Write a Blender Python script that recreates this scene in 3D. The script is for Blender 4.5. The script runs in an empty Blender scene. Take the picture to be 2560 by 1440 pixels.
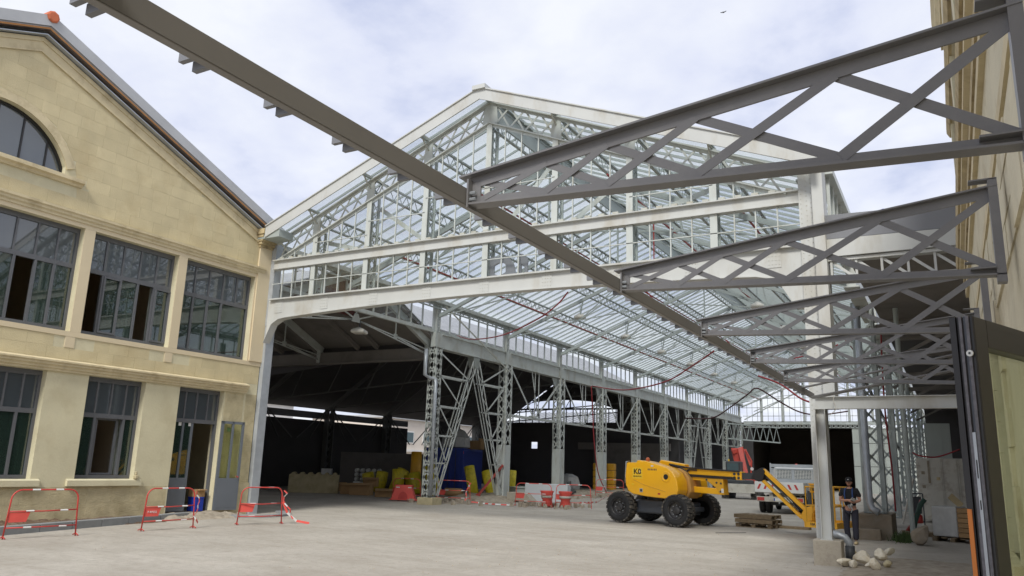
import bpy, math, random
from mathutils import Vector, Matrix
R_=math.radians; PI=math.pi
random.seed(7)
SC=bpy.context.scene; COL=SC.collection
# ---------------------------------------------------------------- camera
cam_d=bpy.data.cameras.new('camera'); cam=bpy.data.objects.new('camera',cam_d); COL.objects.link(cam); SC.camera=cam
yaw,pit,rol=R_(29.35),R_(12.72),R_(1.73)
F_=Vector((-math.sin(yaw)*math.cos(pit),math.cos(yaw)*math.cos(pit),math.sin(pit)))
r0=F_.cross(Vector((0,0,1))).normalized(); u0=r0.cross(F_)
Rt=r0*math.cos(rol)+u0*math.sin(rol); Up=-r0*math.sin(rol)+u0*math.cos(rol)
m=Matrix((Rt,Up,-F_)).transposed().to_4x4(); m.translation=Vector((0,0,1.8)); cam.matrix_world=m
cam_d.sensor_width=36; cam_d.lens=1952/2560*36; cam_d.clip_start=.05; cam_d.clip_end=2000
# ---------------------------------------------------------------- world, sun, exposure
W=bpy.data.worlds.new('World'); SC.world=W; W.use_nodes=True
nt=W.node_tree; nt.nodes.clear()
def N(nt,t,**k):
    n=nt.nodes.new(t)
    for a,b in k.items(): setattr(n,a,b)
    return n
SUN_EL,SUN_AZ=44,165   # azimuth clockwise from +Y
out=N(nt,'ShaderNodeOutputWorld'); sky=N(nt,'ShaderNodeTexSky',sky_type='NISHITA',sun_disc=False)
sky.sun_elevation=R_(SUN_EL); sky.sun_rotation=R_(SUN_AZ)
skyb=N(nt,'ShaderNodeBackground'); skyb.inputs[1].default_value=.1; nt.links.new(sky.outputs[0],skyb.inputs[0])
tc=N(nt,'ShaderNodeTexCoord'); sep=N(nt,'ShaderNodeSeparateXYZ'); nt.links.new(tc.outputs['Generated'],sep.inputs[0])
# project the view direction on a flat cloud deck
zz=N(nt,'ShaderNodeMath',operation='MAXIMUM'); nt.links.new(sep.outputs[2],zz.inputs[0]); zz.inputs[1].default_value=0
za=N(nt,'ShaderNodeMath',operation='ADD'); nt.links.new(zz.outputs[0],za.inputs[0]); za.inputs[1].default_value=.22
dx=N(nt,'ShaderNodeMath',operation='DIVIDE'); dy=N(nt,'ShaderNodeMath',operation='DIVIDE')
nt.links.new(sep.outputs[0],dx.inputs[0]); nt.links.new(za.outputs[0],dx.inputs[1]); nt.links.new(sep.outputs[1],dy.inputs[0]); nt.links.new(za.outputs[0],dy.inputs[1])
cmb=N(nt,'ShaderNodeCombineXYZ'); nt.links.new(dx.outputs[0],cmb.inputs[0]); nt.links.new(dy.outputs[0],cmb.inputs[1])
n1=N(nt,'ShaderNodeTexNoise'); n1.inputs['Scale'].default_value=2.5; n1.inputs['Detail'].default_value=9; n1.inputs['Roughness'].default_value=.54; n1.inputs['Distortion'].default_value=.1
nt.links.new(cmb.outputs[0],n1.inputs['Vector'])
rp=N(nt,'ShaderNodeValToRGB'); rp.color_ramp.elements[0].position=.33; rp.color_ramp.elements[0].color=(.43,.48,.66,1)
rp.color_ramp.elements[1].position=.63; rp.color_ramp.elements[1].color=(.765,.785,.83,1)
e=rp.color_ramp.elements.new(.46); e.color=(.635,.665,.785,1)
nt.links.new(n1.outputs[0],rp.inputs[0])
cb=N(nt,'ShaderNodeBackground'); cb.inputs[1].default_value=.70; nt.links.new(rp.outputs[0],cb.inputs[0])
mx=N(nt,'ShaderNodeMixShader'); mx.inputs[0].default_value=.94
nt.links.new(skyb.outputs[0],mx.inputs[1]); nt.links.new(cb.outputs[0],mx.inputs[2]); nt.links.new(mx.outputs[0],out.inputs[0])
sd=bpy.data.lights.new('sun','SUN'); sd.energy=1.75; sd.angle=R_(14); sd.color=(1,.97,.91)
so=bpy.data.objects.new('sun',sd); COL.objects.link(so)
az=R_(SUN_AZ); sdir=Vector((math.sin(az)*math.cos(R_(SUN_EL)),math.cos(az)*math.cos(R_(SUN_EL)),math.sin(R_(SUN_EL))))
so.rotation_euler=sdir.to_track_quat('Z','Y').to_euler()
SC.view_settings.view_transform='Standard'; SC.view_settings.look='None'; SC.view_settings.exposure=.85; SC.view_settings.gamma=1
SC.view_settings.use_curve_mapping=False
SC.render.engine='CYCLES'; SC.cycles.max_bounces=8; SC.cycles.transparent_max_bounces=24
# ---------------------------------------------------------------- materials
def mat(name,col,rough=.6,var=.12,scale=3.,bump=.0,bscale=40.,metal=0.,spot=None,spotamt=.5,spotscale=1.2,coat=0.,perobj=0.,streak=0.):
    m=bpy.data.materials.new(name); m.use_nodes=True; nt=m.node_tree; b=nt.nodes['Principled BSDF']
    L=nt.links; geo=N(nt,'ShaderNodeNewGeometry')
    b.inputs['Roughness'].default_value=rough; b.inputs['Metallic'].default_value=metal
    if coat: b.inputs['Coat Weight'].default_value=coat; b.inputs['Coat Roughness'].default_value=.15
    no=N(nt,'ShaderNodeTexNoise'); no.inputs['Scale'].default_value=scale; no.inputs['Detail'].default_value=6; L.new(geo.outputs['Position'],no.inputs['Vector'])
    mr=N(nt,'ShaderNodeMapRange'); mr.inputs[1].default_value=.25; mr.inputs[2].default_value=.75; mr.inputs[3].default_value=1-var; mr.inputs[4].default_value=1+var; L.new(no.outputs[0],mr.inputs[0])
    fac=mr.outputs[0]
    if perobj:
        oi=N(nt,'ShaderNodeObjectInfo'); m2=N(nt,'ShaderNodeMapRange'); m2.inputs[3].default_value=1-perobj; m2.inputs[4].default_value=1+perobj; L.new(oi.outputs['Random'],m2.inputs[0])
        mm=N(nt,'ShaderNodeMath',operation='MULTIPLY'); L.new(fac,mm.inputs[0]); L.new(m2.outputs[0],mm.inputs[1]); fac=mm.outputs[0]
    vm=N(nt,'ShaderNodeVectorMath',operation='SCALE'); vm.inputs[0].default_value=col; L.new(fac,vm.inputs['Scale']); c=vm.outputs[0]
    if spot:
        n2=N(nt,'ShaderNodeTexNoise'); n2.inputs['Scale'].default_value=spotscale; n2.inputs['Detail'].default_value=8; n2.inputs['Roughness'].default_value=.65
        if streak:
            mp=N(nt,'ShaderNodeMapping'); mp.inputs['Scale'].default_value=(1,1,streak); L.new(geo.outputs['Position'],mp.inputs[0]); L.new(mp.outputs[0],n2.inputs['Vector'])
        else: L.new(geo.outputs['Position'],n2.inputs['Vector'])
        m3=N(nt,'ShaderNodeMapRange'); m3.inputs[1].default_value=.5; m3.inputs[2].default_value=.68; m3.inputs[4].default_value=spotamt; L.new(n2.outputs[0],m3.inputs[0])
        mi=N(nt,'ShaderNodeMix',data_type='RGBA'); L.new(m3.outputs[0],mi.inputs[0]); L.new(c,mi.inputs[6]); mi.inputs[7].default_value=(*spot,1); c=mi.outputs[2]
    L.new(c,b.inputs['Base Color'])
    if bump:
        n4=N(nt,'ShaderNodeTexNoise'); n4.inputs['Scale'].default_value=bscale; n4.inputs['Detail'].default_value=5; L.new(geo.outputs['Position'],n4.inputs['Vector'])
        bp=N(nt,'ShaderNodeBump'); bp.inputs['Strength'].default_value=bump; bp.inputs['Distance'].default_value=.02; L.new(n4.outputs[0],bp.inputs['Height']); L.new(bp.outputs[0],b.inputs['Normal'])
    return m
def glass(name,tint,refl=.5,diff=None,damt=.0,rough=.02,fs=1.,fo=0.):
    m=bpy.data.materials.new(name); m.use_nodes=True; nt=m.node_tree; nt.nodes.clear(); L=nt.links
    o=N(nt,'ShaderNodeOutputMaterial'); t=N(nt,'ShaderNodeBsdfTransparent'); t.inputs[0].default_value=(*tint,1)
    g=N(nt,'ShaderNodeBsdfGlossy'); g.inputs['Roughness'].default_value=rough; g.inputs[0].default_value=(refl,refl,refl,1)
    fr=N(nt,'ShaderNodeFresnel'); fr.inputs[0].default_value=1.52
    base=t.outputs[0]
    if diff:
        d=N(nt,'ShaderNodeBsdfDiffuse'); d.inputs[0].default_value=(*diff,1); tr=N(nt,'ShaderNodeBsdfTranslucent'); tr.inputs[0].default_value=(*diff,1)
        ad=N(nt,'ShaderNodeMixShader'); ad.inputs[0].default_value=.5; L.new(d.outputs[0],ad.inputs[1]); L.new(tr.outputs[0],ad.inputs[2])
        m1=N(nt,'ShaderNodeMixShader'); m1.inputs[0].default_value=damt; L.new(t.outputs[0],m1.inputs[1]); L.new(ad.outputs[0],m1.inputs[2]); base=m1.outputs[0]
    m2=N(nt,'ShaderNodeMixShader'); fm=N(nt,'ShaderNodeMath',operation='MULTIPLY_ADD'); fm.inputs[1].default_value=fs; fm.inputs[2].default_value=fo; L.new(fr.outputs[0],fm.inputs[0]); L.new(fm.outputs[0],m2.inputs[0]); L.new(base,m2.inputs[1]); L.new(g.outputs[0],m2.inputs[2]); L.new(m2.outputs[0],o.inputs[0])
    return m
M={}
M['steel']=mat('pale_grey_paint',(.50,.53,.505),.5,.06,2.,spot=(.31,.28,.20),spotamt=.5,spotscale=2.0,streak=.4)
M['plate']=mat('pale_cream_grey_paint',(.51,.52,.50),.5,.05,1.5,spot=(.36,.32,.24),spotamt=.5,spotscale=1.6,streak=.35)
M['steel_old']=mat('weathered_grey_paint',(.46,.47,.42),.6,.1,3.,spot=(.33,.27,.16),spotamt=.65,spotscale=2.)
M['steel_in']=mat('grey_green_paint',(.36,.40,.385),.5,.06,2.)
M['canopy']=mat('taupe_grey_powder_coat',(.185,.182,.187),.42,.08,2.,spot=(.24,.235,.23),spotamt=.45,spotscale=5,bump=.06,bscale=60)
M['canopy_beam']=mat('warm_taupe_coat',(.212,.200,.186),.45,.05,2.)
M['galv']=mat('galvanised_steel',(.42,.45,.48),.4,.12,4.,metal=.3)
M['zinc']=mat('zinc_sheet',(.42,.43,.44),.45,.1,1.5)
M['fasciagrey']=mat('mid_grey_cladding',(.185,.19,.205),.5,.04,1.)
M['stone']=mat('limestone',(.60,.515,.315),.85,.11,1.6,bump=.35,bscale=30,spot=(.46,.36,.19),spotamt=.4,spotscale=1.0,perobj=.05)
M['stonebase']=mat('weathered_limestone',(.52,.45,.28),.9,.16,3,bump=.6,bscale=25,spot=(.33,.27,.15),spotamt=.65,spotscale=1.6,perobj=.07)
M['mould']=mat('limestone_moulding',(.62,.53,.34),.85,.1,2.,bump=.2,spot=(.29,.22,.11),spotamt=.45,spotscale=2.2)
M['stain']=mat('brown_stained_stone',(.47,.38,.22),.9,.2,3.,bump=.3,spot=(.17,.12,.06),spotamt=.7,spotscale=2.5)
M['render']=mat('cream_render',(.66,.56,.38),.8,.04,1.2,bump=.05)
M['render2']=mat('sand_render',(.62,.57,.39),.85,.07,1.4,bump=.25,bscale=18,spot=(.42,.35,.2),spotamt=.35)
M['rend_r']=mat('pale_stone_wall',(.64,.58,.42),.85,.08,2.,bump=.3,bscale=20,spot=(.34,.26,.13),spotamt=.5,spotscale=1.6,perobj=.07)
M['frame']=mat('anthracite_frame',(.12,.125,.135),.4,.05,3.)
M['doorgrey']=mat('blue_grey_door',(.13,.145,.165),.4,.06,2.)
M['black']=mat('black_profile',(.018,.017,.018),.4,.1,5)
M['doorframe']=mat('dark_bronze_frame',(.05,.044,.043),.38,.05,4)
M['seal']=mat('brush_seal',(.14,.135,.15),.7,.3,60)
M['ground']=None
M['concrete']=mat('concrete',(.40,.36,.29),.9,.15,4,bump=.5,bscale=30,spot=(.22,.19,.15),spotamt=.6,spotscale=4)
M['palecon']=mat('pale_blue_grey_concrete',(.56,.58,.60),.8,.06,2)
M['concrete2']=mat('brown_concrete',(.27,.225,.165),.9,.15,3,bump=.5,bscale=25,spot=(.36,.33,.28),spotamt=.5,spotscale=2)
M['kerb']=mat('kerb_concrete',(.25,.26,.26),.85,.12,4,bump=.3)
M['dirt']=mat('brown_soil',(.12,.075,.045),.95,.35,8,bump=1,bscale=14,spot=(.30,.25,.18),spotamt=.45,spotscale=3)
M['rubble']=mat('rubble_soil',(.36,.31,.24),.95,.25,5,bump=1,bscale=14,spot=(.22,.18,.13),spotamt=.7,spotscale=3)
M['yellow']=mat('yellow_gloss_paint',(.93,.47,.010),.32,.04,1.5,coat=.4)
M['yellow_d']=mat('dusty_yellow_paint',(.72,.37,.02),.45,.12,3)
M['orangeY']=mat('dusty_orange_panel',(.50,.27,.07),.6,.08,3)
M['chassis']=mat('slate_grey_paint',(.062,.07,.085),.5,.08,2)
M['rubber']=mat('tyre_rubber',(.018,.018,.019),.75,.25,6,bump=.3,bscale=20)
M['hub']=mat('dusty_black_hub',(.035,.034,.036),.45,.2,6,spot=(.12,.11,.09),spotamt=.5,spotscale=6)
M['tread']=mat('dusty_tyre_tread',(.055,.052,.047),.9,.3,8,spot=(.24,.21,.17),spotamt=.8,spotscale=9)
M['rim']=mat('black_rim',(.02,.02,.024),.5,.1,4)
M['white']=mat('white_paint',(.72,.72,.70),.45,.05,3)
M['whited']=mat('dirty_white_paint',(.52,.50,.44),.6,.1,2,spot=(.2,.13,.07),spotamt=.5,spotscale=2.6)
M['red']=mat('red_paint',(.50,.05,.042),.42,.12,4)
M['red2']=mat('faded_red_plastic',(.72,.10,.08),.5,.08,3)
M['redpipe']=mat('red_pipe',(.33,.045,.035),.5,.08,3)
M['hose']=mat('red_hose',(.30,.03,.035),.5,.08,3)
M['hosed']=mat('dark_hose',(.07,.02,.02),.5,.08,3)
M['exc']=mat('excavator_red',(.60,.085,.06),.45,.12,3)
M['darkgrey']=mat('dark_grey_plastic',(.05,.055,.06),.5,.1,3)
M['blue']=mat('container_blue',(.016,.045,.30),.5,.1,2)
M['bluebin']=mat('blue_plastic',(.01,.04,.35),.5,.05,2)
M['wool']=mat('yellow_wrapped_insulation',(.66,.55,.03),.5,.12,4,spot=(.2,.17,.03),spotamt=.5,spotscale=9)
M['card']=mat('cardboard',(.40,.25,.12),.9,.1,4,perobj=.1)
M['wood']=mat('weathered_wood',(.22,.165,.10),.9,.2,12,perobj=.15)
M['woodo']=mat('orange_timber',(.44,.20,.06),.7,.12,5)
M['terra']=mat('terracotta',(.52,.14,.06),.8,.1,4)
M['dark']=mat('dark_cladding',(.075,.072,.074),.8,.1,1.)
M['shedsteel']=mat('dim_shed_steel',(.14,.145,.14),.7,.1,2.)  # steel colour darkened to carry the dim light inside the shed
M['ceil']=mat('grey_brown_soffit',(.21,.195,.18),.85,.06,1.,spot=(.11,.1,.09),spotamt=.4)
M['redboard']=mat('dark_red_boards',(.11,.035,.03),.7,.2,3)
M['tile']=mat('pale_roof_tiles',(.33,.335,.35),.8,.14,3,spot=(.25,.25,.26),spotamt=.5,spotscale=1.5,streak=5)
M['panel']=mat('pale_green_grey_panel',(.46,.49,.45),.6,.04,.6)
M['brownwall']=mat('dark_brown_wall',(.075,.062,.048),.9,.15,.8)
M['interior']=mat('interior_wall',(.62,.5,.36),.9,.05,1.)
M['int_dark']=mat('interior_dark',(.14,.12,.1),.9,.05,1.)
M['beige']=mat('beige_facade',(.64,.58,.51),.8,.05,1)
M['white_f']=mat('white_facade',(.66,.65,.63),.8,.05,1)
M['rock']=mat('pale_limestone_rock',(.74,.68,.54),.9,.15,6,bump=.6,bscale=18,spot=(.42,.3,.12),spotamt=.5,spotscale=4,perobj=.12)
M['plastic']=mat('translucent_wrap',(.52,.52,.50),.35,.12,6)
M['skin']=mat('skin',(.42,.22,.15),.55,.06,8)
M['shirt']=mat('black_cloth',(.012,.012,.014),.9,.15,8)
M['trous']=mat('dark_navy_trousers',(.02,.02,.032),.9,.2,6)
M['hair']=mat('ginger_beard',(.16,.07,.035),.9,.2,30)
M['glove']=mat('grey_gloves',(.30,.29,.26),.85,.1,10)
M['strapb']=mat('blue_strap',(.02,.05,.16),.7,.1,10)
M['green']=mat('weed_green',(.06,.10,.03),.9,.3,10)
M['bark']=mat('dark_green_hose',(.03,.07,.05),.7,.3,10)
M['orange']=mat('orange_strip',(.62,.19,.03),.5,.05,4)
M['lampw']=mat('lamp_shell',(.62,.60,.54),.4,.05,3)
M['eu']=mat('plate_blue',(.02,.08,.4),.5,.05,3)
M['sticker']=mat('yellow_sticker',(.88,.55,.03),.4,.03,3)
M['g_roof']=glass('roof_glass',(.975,.99,.99),.7,(.80,.84,.84),.10,fs=.25)
M['g_clear']=glass('gable_glass',(.985,.995,.995),.7,fs=.12)
M['g_upper']=glass('grey_window_glass',(.10,.12,.13),.9,(.17,.20,.22),.85,fs=.7,fo=.10)
M['g_low']=glass('green_window_glass',(.40,.50,.46),.9,(.10,.17,.14),.33,fs=.7,fo=.07)
M['g_door']=glass('yellow_tinted_glass',(.95,.98,.87),.8,fs=.35)
M['g_far']=mat('dark_far_glass',(.05,.09,.10),.2,.1,2)
# ground
g=bpy.data.materials.new('pale_dusty_ground'); g.use_nodes=True; nt=g.node_tree; L=nt.links; b=nt.nodes['Principled BSDF']; b.inputs['Roughness'].default_value=.95
geo=N(nt,'ShaderNodeNewGeometry')
def noise(sc,det=6,dis=0,ro=.55,vec=None):
    n=N(nt,'ShaderNodeTexNoise'); n.inputs['Scale'].default_value=sc; n.inputs['Detail'].default_value=det; n.inputs['Distortion'].default_value=dis; n.inputs['Roughness'].default_value=ro
    L.new(vec or geo.outputs['Position'],n.inputs['Vector']); return n.outputs[0]
mp=N(nt,'ShaderNodeMapping'); mp.inputs['Scale'].default_value=(.7,1,1); mp.inputs['Rotation'].default_value=(0,0,R_(20)); L.new(geo.outputs['Position'],mp.inputs[0])
def ramp(src,p0,c0,p1,c1):
    r=N(nt,'ShaderNodeValToRGB'); r.color_ramp.elements[0].position=p0; r.color_ramp.elements[0].color=(*c0,1); r.color_ramp.elements[1].position=p1; r.color_ramp.elements[1].color=(*c1,1); L.new(src,r.inputs[0]); return r.outputs[0]
def mixc(f,a,b2):
    m=N(nt,'ShaderNodeMix',data_type='RGBA'); 
    if isinstance(f,float): m.inputs[0].default_value=f
    else: L.new(f,m.inputs[0])
    L.new(a,m.inputs[6])
    if isinstance(b2,tuple): m.inputs[7].default_value=(*b2,1)
    else: L.new(b2,m.inputs[7])
    return m.outputs[2]
base=ramp(noise(.35,8,.4),.3,(.41,.375,.32),.7,(.52,.485,.42))
trk=ramp(noise(.9,6,.3,.6,mp.outputs[0]),.42,(0,0,0),.7,(1,1,1))
tm=N(nt,'ShaderNodeMath',operation='MULTIPLY'); L.new(trk,tm.inputs[0]); tm.inputs[1].default_value=.5
c=mixc(tm.outputs[0],base,(.30,.262,.21))
spk=ramp(noise(26,5,0,.75),.56,(0,0,0),.70,(1,1,1))
sm=N(nt,'ShaderNodeMath',operation='MULTIPLY'); L.new(spk,sm.inputs[0]); sm.inputs[1].default_value=.55
c=mixc(sm.outputs[0],c,(.20,.175,.14))
grt=ramp(noise(5.5,12,.3,.78),.47,(0,0,0),.62,(1,1,1)); gm=N(nt,'ShaderNodeMath',operation='MULTIPLY'); L.new(grt,gm.inputs[0]); gm.inputs[1].default_value=.42
c=mixc(gm.outputs[0],c,(.27,.24,.195))
pale=ramp(noise(2.2,6,.6,.6),.6,(0,0,0),.75,(1,1,1)); pm=N(nt,'ShaderNodeMath',operation='MULTIPLY'); L.new(pale,pm.inputs[0]); pm.inputs[1].default_value=.5
c=mixc(pm.outputs[0],c,(.53,.48,.40))
mp2=N(nt,'ShaderNodeMapping'); mp2.inputs['Scale'].default_value=(.28,1.5,1); mp2.inputs['Rotation'].default_value=(0,0,R_(-24)); L.new(geo.outputs['Position'],mp2.inputs[0])
tk=ramp(noise(1.1,7,.5,.65,mp2.outputs[0]),.5,(0,0,0),.66,(1,1,1)); t2=N(nt,'ShaderNodeMath',operation='MULTIPLY'); L.new(tk,t2.inputs[0]); t2.inputs[1].default_value=.45
c=mixc(t2.outputs[0],c,(.33,.295,.245))
L.new(c,b.inputs['Base Color'])
ad=N(nt,'ShaderNodeMath',operation='ADD'); L.new(noise(9,6),ad.inputs[0]); L.new(noise(50,4),ad.inputs[1])
bp=N(nt,'ShaderNodeBump'); bp.inputs['Strength'].default_value=.6; bp.inputs['Distance'].default_value=.03; L.new(ad.outputs[0],bp.inputs['Height']); L.new(bp.outputs[0],b.inputs['Normal'])
M['ground']=g
# ---------------------------------------------------------------- mesh helpers
V=Vector
class MB:
    def __init__(s): s.v=[]; s.f=[]
    def quad8(s,c):
        i=len(s.v); s.v+=[tuple(x) for x in c]
        s.f+=[(i,i+3,i+2,i+1),(i+4,i+5,i+6,i+7),(i,i+1,i+5,i+4),(i+1,i+2,i+6,i+5),(i+2,i+3,i+7,i+6),(i+3,i,i+4,i+7)]; return s
    def box(s,x0,y0,z0,x1,y1,z1):
        return s.quad8([(x0,y0,z0),(x1,y0,z0),(x1,y1,z0),(x0,y1,z0),(x0,y0,z1),(x1,y0,z1),(x1,y1,z1),(x0,y1,z1)])
    def bar(s,p,q,w,h,side=None):
        "square bar p-q, w along side vector, h across"
        p=V(p);q=V(q);d=(q-p)
        if d.length<1e-6: return s
        d.normalize()
        sd=V(side) if side is not None else (V((0,0,1)).cross(d) if abs(d.z)<.95 else V((1,0,0)))
        sd=(sd-d*sd.dot(d)); sd.normalize(); u=d.cross(sd)
        a=sd*w/2; b_=u*h/2
        return s.quad8([p-a-b_,p+a-b_,p+a+b_,p-a+b_,q-a-b_,q+a-b_,q+a+b_,q-a+b_])
    def ibeam(s,p,q,w,h,t,side):
        p=V(p);q=V(q);d=(q-p).normalized();sd=V(side);sd=(sd-d*sd.dot(d)).normalized();u=d.cross(sd)
        s.bar(p,q,t,h-2*t,sd); o=u*(h/2-t/2); s.bar(p+o,q+o,w,t,sd); s.bar(p-o,q-o,w,t,sd); return s
    def prism(s,pts,vec):
        n=len(pts); i=len(s.v); vec=V(vec); s.v+=[tuple(p) for p in pts]+[tuple(V(p)+vec) for p in pts]
        s.f.append(tuple(range(i+n-1,i-1,-1))); s.f.append(tuple(range(i+n,i+2*n)))
        for k in range(n): s.f.append((i+k,i+(k+1)%n,i+n+(k+1)%n,i+n+k))
        return s
    def tube(s,pts,r,n=8,cap=True):
        pts=[V(p) for p in pts]; i=len(s.v); m=len(pts); prev=None
        for k,p in enumerate(pts):
            d=(pts[min(k+1,m-1)]-pts[max(k-1,0)]).normalized()
            if prev is None: a=d.orthogonal().normalized()
            else: a=(prev-d*prev.dot(d)).normalized()
            prev=a; b_=d.cross(a); rr=r[k] if isinstance(r,(list,tuple)) else r
            for j in range(n):
                t=2*PI*j/n; s.v.append(tuple(p+a*rr*math.cos(t)+b_*rr*math.sin(t)))
        for k in range(m-1):
            for j in range(n):
                a=i+k*n+j;b2=i+k*n+(j+1)%n; s.f.append((a,b2,b2+n,a+n))
        if cap: s.f.append(tuple(range(i+n-1,i-1,-1))); s.f.append(tuple(range(i+(m-1)*n,i+m*n)))
        return s
    def lathe(s,o,axis,prof,n=24):
        "prof = [(dist along axis, radius)]"
        o=V(o); ax=V(axis).normalized(); a=ax.orthogonal().normalized(); b_=ax.cross(a); i=len(s.v); m=len(prof)
        for (t,r) in prof:
            for j in range(n):
                q=2*PI*j/n; s.v.append(tuple(o+ax*t+(a*math.cos(q)+b_*math.sin(q))*r))
        for k in range(m-1):
            for j in range(n):
                x=i+k*n+j;y=i+k*n+(j+1)%n; s.f.append((x,y,y+n,x+n))
        s.f.append(tuple(range(i+n-1,i-1,-1))); s.f.append(tuple(range(i+(m-1)*n,i+m*n))); return s
    def lattice(s,p,q,w,step,t,side,th=.012,double=True):
        "X lacing between two chords, centred on p-q, width w measured along vector w"
        p=V(p);q=V(q);d=q-p;L=d.length;n=max(1,round(L/step));wv=V(side)*w/2; 
        nrm=d.normalized().cross(V(side).normalized())
        for k in range(n):
            a=p+d*k/n;b_=p+d*(k+1)/n
            if double or k%2==0: s.bar(a-wv,b_+wv,t,th,nrm.cross(d.normalized()+V(side)*.01))
            if double or k%2==1: s.bar(a+wv,b_-wv,t,th,nrm.cross(d.normalized()+V(side)*.01))
        return s
ORG={}
def tag(o,label=None,cat=None,group=None,kind=None):
    if label: o['label']=label
    if cat: o['category']=cat
    if group: o['group']=group
    if kind: o['kind']=kind
    return o
def root(name,label,cat,loc=(0,0,0),rz=0,group=None):
    o=bpy.data.objects.new(name,None); o.empty_display_size=.3; COL.objects.link(o); o.location=loc; o.rotation_euler=(0,0,rz); tag(o,label,cat,group); ORG[o.name]=V(loc); return o
def mesh(name,mb,m,off=None,smooth=False):
    me=bpy.data.meshes.new(name); vs=mb.v if off is None else [(x-off[0],y-off[1],z-off[2]) for x,y,z in mb.v]
    me.from_pydata(vs,[],mb.f); me.materials.append(m); me.update()
    if smooth:
        for p in me.polygons: p.use_smooth=True
    return me
def part(name,mb,m,parent,world=True,smooth=False,label=None,kind=None,piece=None):
    off=None
    if parent is not None and world: off=ORG.get(parent.name)
    o=bpy.data.objects.new(name,mesh(name,mb,M[m] if isinstance(m,str) else m,off,smooth)); COL.objects.link(o); o.parent=parent
    if parent is not None and world: ORG[o.name]=off
    if label: o['label']=label
    if kind: o['kind']=kind
    return o
def single(name,mb,m,label,cat,loc=(0,0,0),rz=0,group=None,smooth=False,kind=None,world=False):
    o=bpy.data.objects.new(name,mesh(name,mb,M[m],V(loc) if world else None,smooth)); COL.objects.link(o); o.location=loc; o.rotation_euler=(0,0,rz); tag(o,label,cat,group,kind); return o
def bevel(o,w=.01,seg=2):
    md=o.modifiers.new('b','BEVEL'); md.width=w; md.segments=seg; md.limit_method='ANGLE'; return o
def inst(o,parent,off):
    c=o.copy(); COL.objects.link(c); c.parent=parent; c.location=V(o.location)+V(off)
    for ch in o.children:
        d=ch.copy(); COL.objects.link(d); d.parent=c
    return c
def copytree(o,loc,rz,label=None):
    r=o.copy(); COL.objects.link(r); r.location=loc; r.rotation_euler=(0,0,rz)
    if label: r['label']=label
    for ch in list(o.children):
        c=ch.copy(); COL.objects.link(c); c.parent=r
        for gch in ch.children:
            d=gch.copy(); COL.objects.link(d); d.parent=c
    return r
def text(name,s,size,m,parent,loc,rot,ext=.002,bold=0,sx=1):
    cu=bpy.data.curves.new(name,'FONT'); cu.body=s; cu.size=size; cu.extrude=ext; cu.offset=bold; cu.align_x='CENTER'; cu.align_y='CENTER'; cu.resolution_u=2
    t=bpy.data.objects.new(name,cu); COL.objects.link(t); bpy.context.view_layer.update()
    me=bpy.data.meshes.new_from_object(t.evaluated_get(bpy.context.evaluated_depsgraph_get())); bpy.data.objects.remove(t)
    me.materials.clear(); me.materials.append(M[m]); o=bpy.data.objects.new(name,me); COL.objects.link(o); o.parent=parent; o.location=loc; o.rotation_euler=rot; o.scale=(sx,1,1); return o
def struct(name,mb,m,smooth=False,loc=(0,0,0)):
    o=bpy.data.objects.new(name,mesh(name,mb,M[m],None,smooth)); COL.objects.link(o); o['kind']='structure'; return o

def boxes(name,lst,m,parent):
    for b in lst:
        mb=MB(); mb.box(*b); part(name,mb,m,parent)
# ================================================================= SETTING: ground
mb=MB(); 
mb.v=[(-600,-300,0),(600,-300,0),(600,900,0),(-600,900,0)]; mb.f=[(0,1,2,3)]
struct('ground',mb,'ground')
# low heap of rubble soil along the arcade feet
def mound(name,x0,y0,x1,y1,h,nx,ny,m,seed,kind='structure'):
    rr=random.Random(seed); mb=MB()
    for j in range(ny+1):
        for i in range(nx+1):
            u=i/nx;v=j/ny; e=min(1,4*min(u,1-u))*min(1,8*min(v,1-v)); z=h*e*(.45+.75*rr.random())-.01
            mb.v.append((x0+(x1-x0)*u+rr.uniform(-.06,.06),y0+(y1-y0)*v+rr.uniform(-.1,.1),z))
    for j in range(ny):
        for i in range(nx):
            a=j*(nx+1)+i; mb.f.append((a,a+1,a+nx+2,a+nx+1))
    o=struct(name,mb,m,smooth=True); o['kind']=kind; return o
mound('rubble_bank',-22.6,29.6,-18.9,70,.30,16,130,'rubble',3)
mound('rubble_bank',-2.2,14.2,.6,20.6,.05,14,30,'rubble',5)
mound('soil_strip',-20.15,9.0,-18.75,14.9,.14,8,40,'dirt',9)
mound('soil_strip',-20.15,14.6,-18.9,18.0,.16,8,24,'rubble',10)
# loose stones strewn on the ground: stuff
mb=MB(); rr=random.Random(4)
for k in range(1500):
    if k<700: x=rr.uniform(-9,1.0);y=rr.uniform(8.5,19)
    elif k<1100: x=rr.uniform(-20,0); y=rr.uniform(9,34)
    else: x=rr.gauss(-20.6,1.1); y=rr.uniform(29,60)
    if x>-3.4+.0*y and y<17 and rr.random()<.4: pass
    s=rr.uniform(.006,.022)*(2.6 if k>=1100 else 1); z=.12 if (k>=1100 and -22.2<x<-19.2) else 0
    pts=[V((x+rr.uniform(.6,1.3)*s*math.cos(q),y+rr.uniform(.6,1.3)*s*math.sin(q),z-.002)) for q in (0,1.5,3,4.5)]
    i=len(mb.v); mb.v+=[tuple(p) for p in pts]+[(x,y,z+s*rr.uniform(.6,1.2))]
    mb.f+=[(i,i+1,i+4),(i+1,i+2,i+4),(i+2,i+3,i+4),(i+3,i,i+4)]
o=struct('gravel',mb,'rubble'); o['kind']='stuff'
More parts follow.
